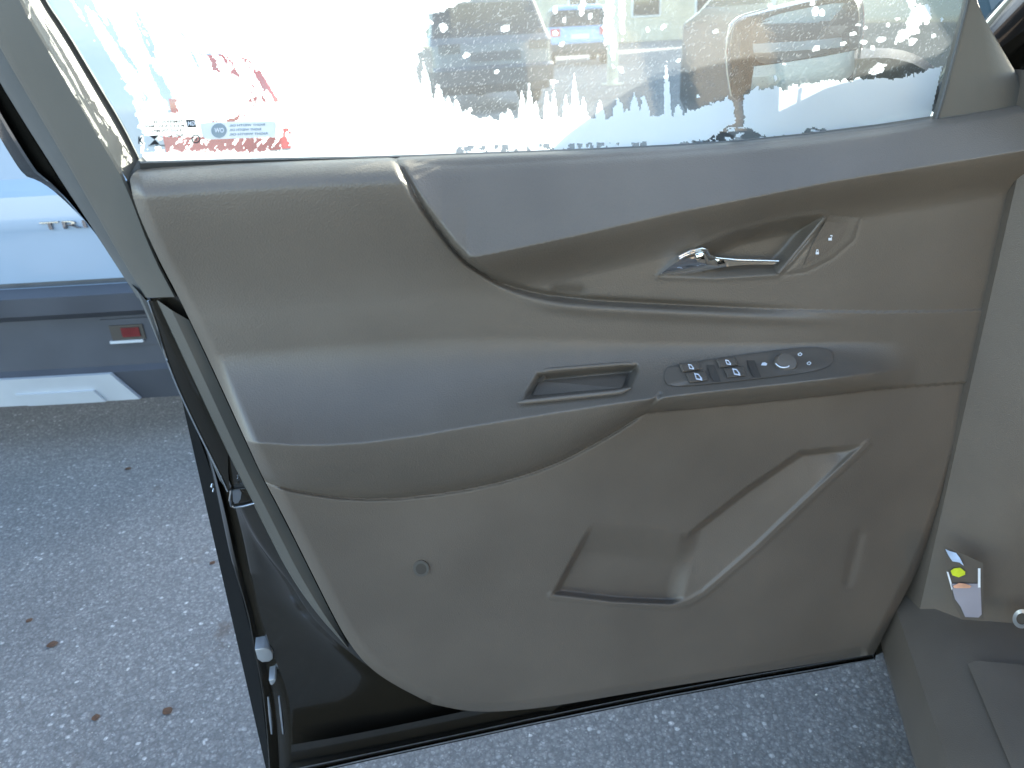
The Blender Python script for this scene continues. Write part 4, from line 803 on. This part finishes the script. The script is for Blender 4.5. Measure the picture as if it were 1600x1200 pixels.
shade_van_prof = [(.3, -.03, .04, .1), (.45, .08, .0, .0), (.68, .09, 0, 0), (.72, .03, 0, 0), (1.1, 0, .0, .03), (1.2, -.02, .01, .5), (1.3, -.03, .02, .8), (1.62, -.06, .08, 1.5), (1.72, -.1, .14, 1.7), (1.78, -.22, .3, 2.0)]
van = Vehicle('shade_van', 'tall dark van added behind the wing mirror to shade the ground', 'van', (3.9, 3.1, 0), rad(2), 'van_paint', shade_van_prof, Lg=5.0, Wd=1.98)  # put in for the shadow it throws over the near ground
for x0, x1 in ((-.26, -.06), (-1.92, -1.72)): van.patch('tail_light', x0, x1, .95, 1.35, 'red_lens', .02)
van.patch('number_plate', -1.25, -.73, .78, .9, 'white_print', .02)
# posts
def post(px, py, h, r, label):
    p = G(np.array(px), np.array(py)); t = thing('bollard', label, 'bollard', (float(p[0]), float(p[1]), 0), 0, local=True)
    tube('post', [(0, 0, 0), (0, 0, h * .5), (0, 0, h - .03), (0, 0, h)], [r, r, r, r * .5], 'post', t, 14); tube('base_plate', [(0, 0, 0), (0, 0, .02)], [r * 2, r * 2], 'post', t, 14)
post(957, 132, 1.5, .11, 'pale bollard standing right of the blue car'); post(1138, 118, 1.5, .12, 'pale bollard standing near the wing mirror')
# building that stands in the sun across the lot, and one added to shade the lot
def building(name, label, x0, x1, y0, y1, h, m, nw, rows):
    t = thing(name, label, 'building', (x0, y0, 0), 0, local=True); L = x1 - x0; Dp = y1 - y0
    box('wall', 0, L, 0, Dp, 0, h, m, t, .03); box('roof', -.3, L + .3, -.3, Dp + .3, h, h + .3, 'roof', t, .05)
    for i in range(nw):
        for j in range(rows):
            xc = L * (i + .5) / nw; z0 = 1.2 + j * 3.0; w_ = box('window', xc - .8, xc + .8, -.06, .05, z0, z0 + 1.4, 'white_paint', t, .02); box('pane', xc - .7, xc + .7, -.08, -.05, z0 + .1, z0 + 1.3, 'dark_glass', w_, .005)
building('low_building', 'cream rendered low building in sun across the lot', -14, 34, 46, 58, 5, 'cream', 14, 1)
building('shade_building', 'tan building added at the side of the lot to shade it', 15, 30, 19, 40, 8, 'brick', 6, 2)

# ------------------------------------------------------------------ litter on the asphalt
lv, lf_ = [], []
for k_ in range(9):
    t_ = k_ / 8; hw_ = .42 * math.sin(math.pi * t_) ** .8 + .01
    for q in (-1, 0, 1): lv.append((t_ - .5, q * hw_, .10 * abs(q) * math.sin(math.pi * t_) + .10 * (2 * t_ - 1) ** 2 + .02))
for k_ in range(8):
    for q in range(2): a_ = k_ * 3 + q; lf_.append((a_, a_ + 1, a_ + 4, a_ + 3))
for px_, py_, sz_, rz_ in ((82, 1008, .024, .4), (150, 1122, .018, 1.9), (262, 1112, .022, 2.6), (332, 880, .016, .9), (46, 970, .016, 1.2), (200, 733, .02, .1)):
    p = G(np.array(px_), np.array(py_)); o = mk('dead_leaf', np.array(lv) * sz_, lf_, 'leaf'); o.location = (float(p[0]), float(p[1]), .0); o.rotation_euler = (0, 0, rz_)
    o['label'] = 'small dry brown leaf scrap lying on the grey asphalt'; o['category'] = 'leaf'; o['group'] = 'leaf scraps on the asphalt'
gvv, gff = [], []
oct_ = np.array([(1, 0, 0), (0, 1, 0), (-1, 0, 0), (0, -1, 0), (0, 0, .7), (0, 0, -.4)], float); of = [(0, 1, 4), (1, 2, 4), (2, 3, 4), (3, 0, 4), (1, 0, 5), (2, 1, 5), (3, 2, 5), (0, 3, 5)]
for k_ in range(2600):
    x_, y_ = rng.uniform(-1.9, .9), rng.uniform(.3, 2.8); r_ = .0009 + .0024 * rng.random() ** 4; b_ = len(gvv); q = oct_ * r_ * (1 + .5 * (rng.random((6, 3)) - .5))
    gvv += (q + [x_, y_, r_ * .3]).tolist(); gff += [(a + b_, c + b_, d + b_) for a, c, d in of]
gt = mk('grit', gvv, gff, 'grit', None, False); gt['kind'] = 'stuff'; gt['label'] = 'loose pale grit scattered over the asphalt'
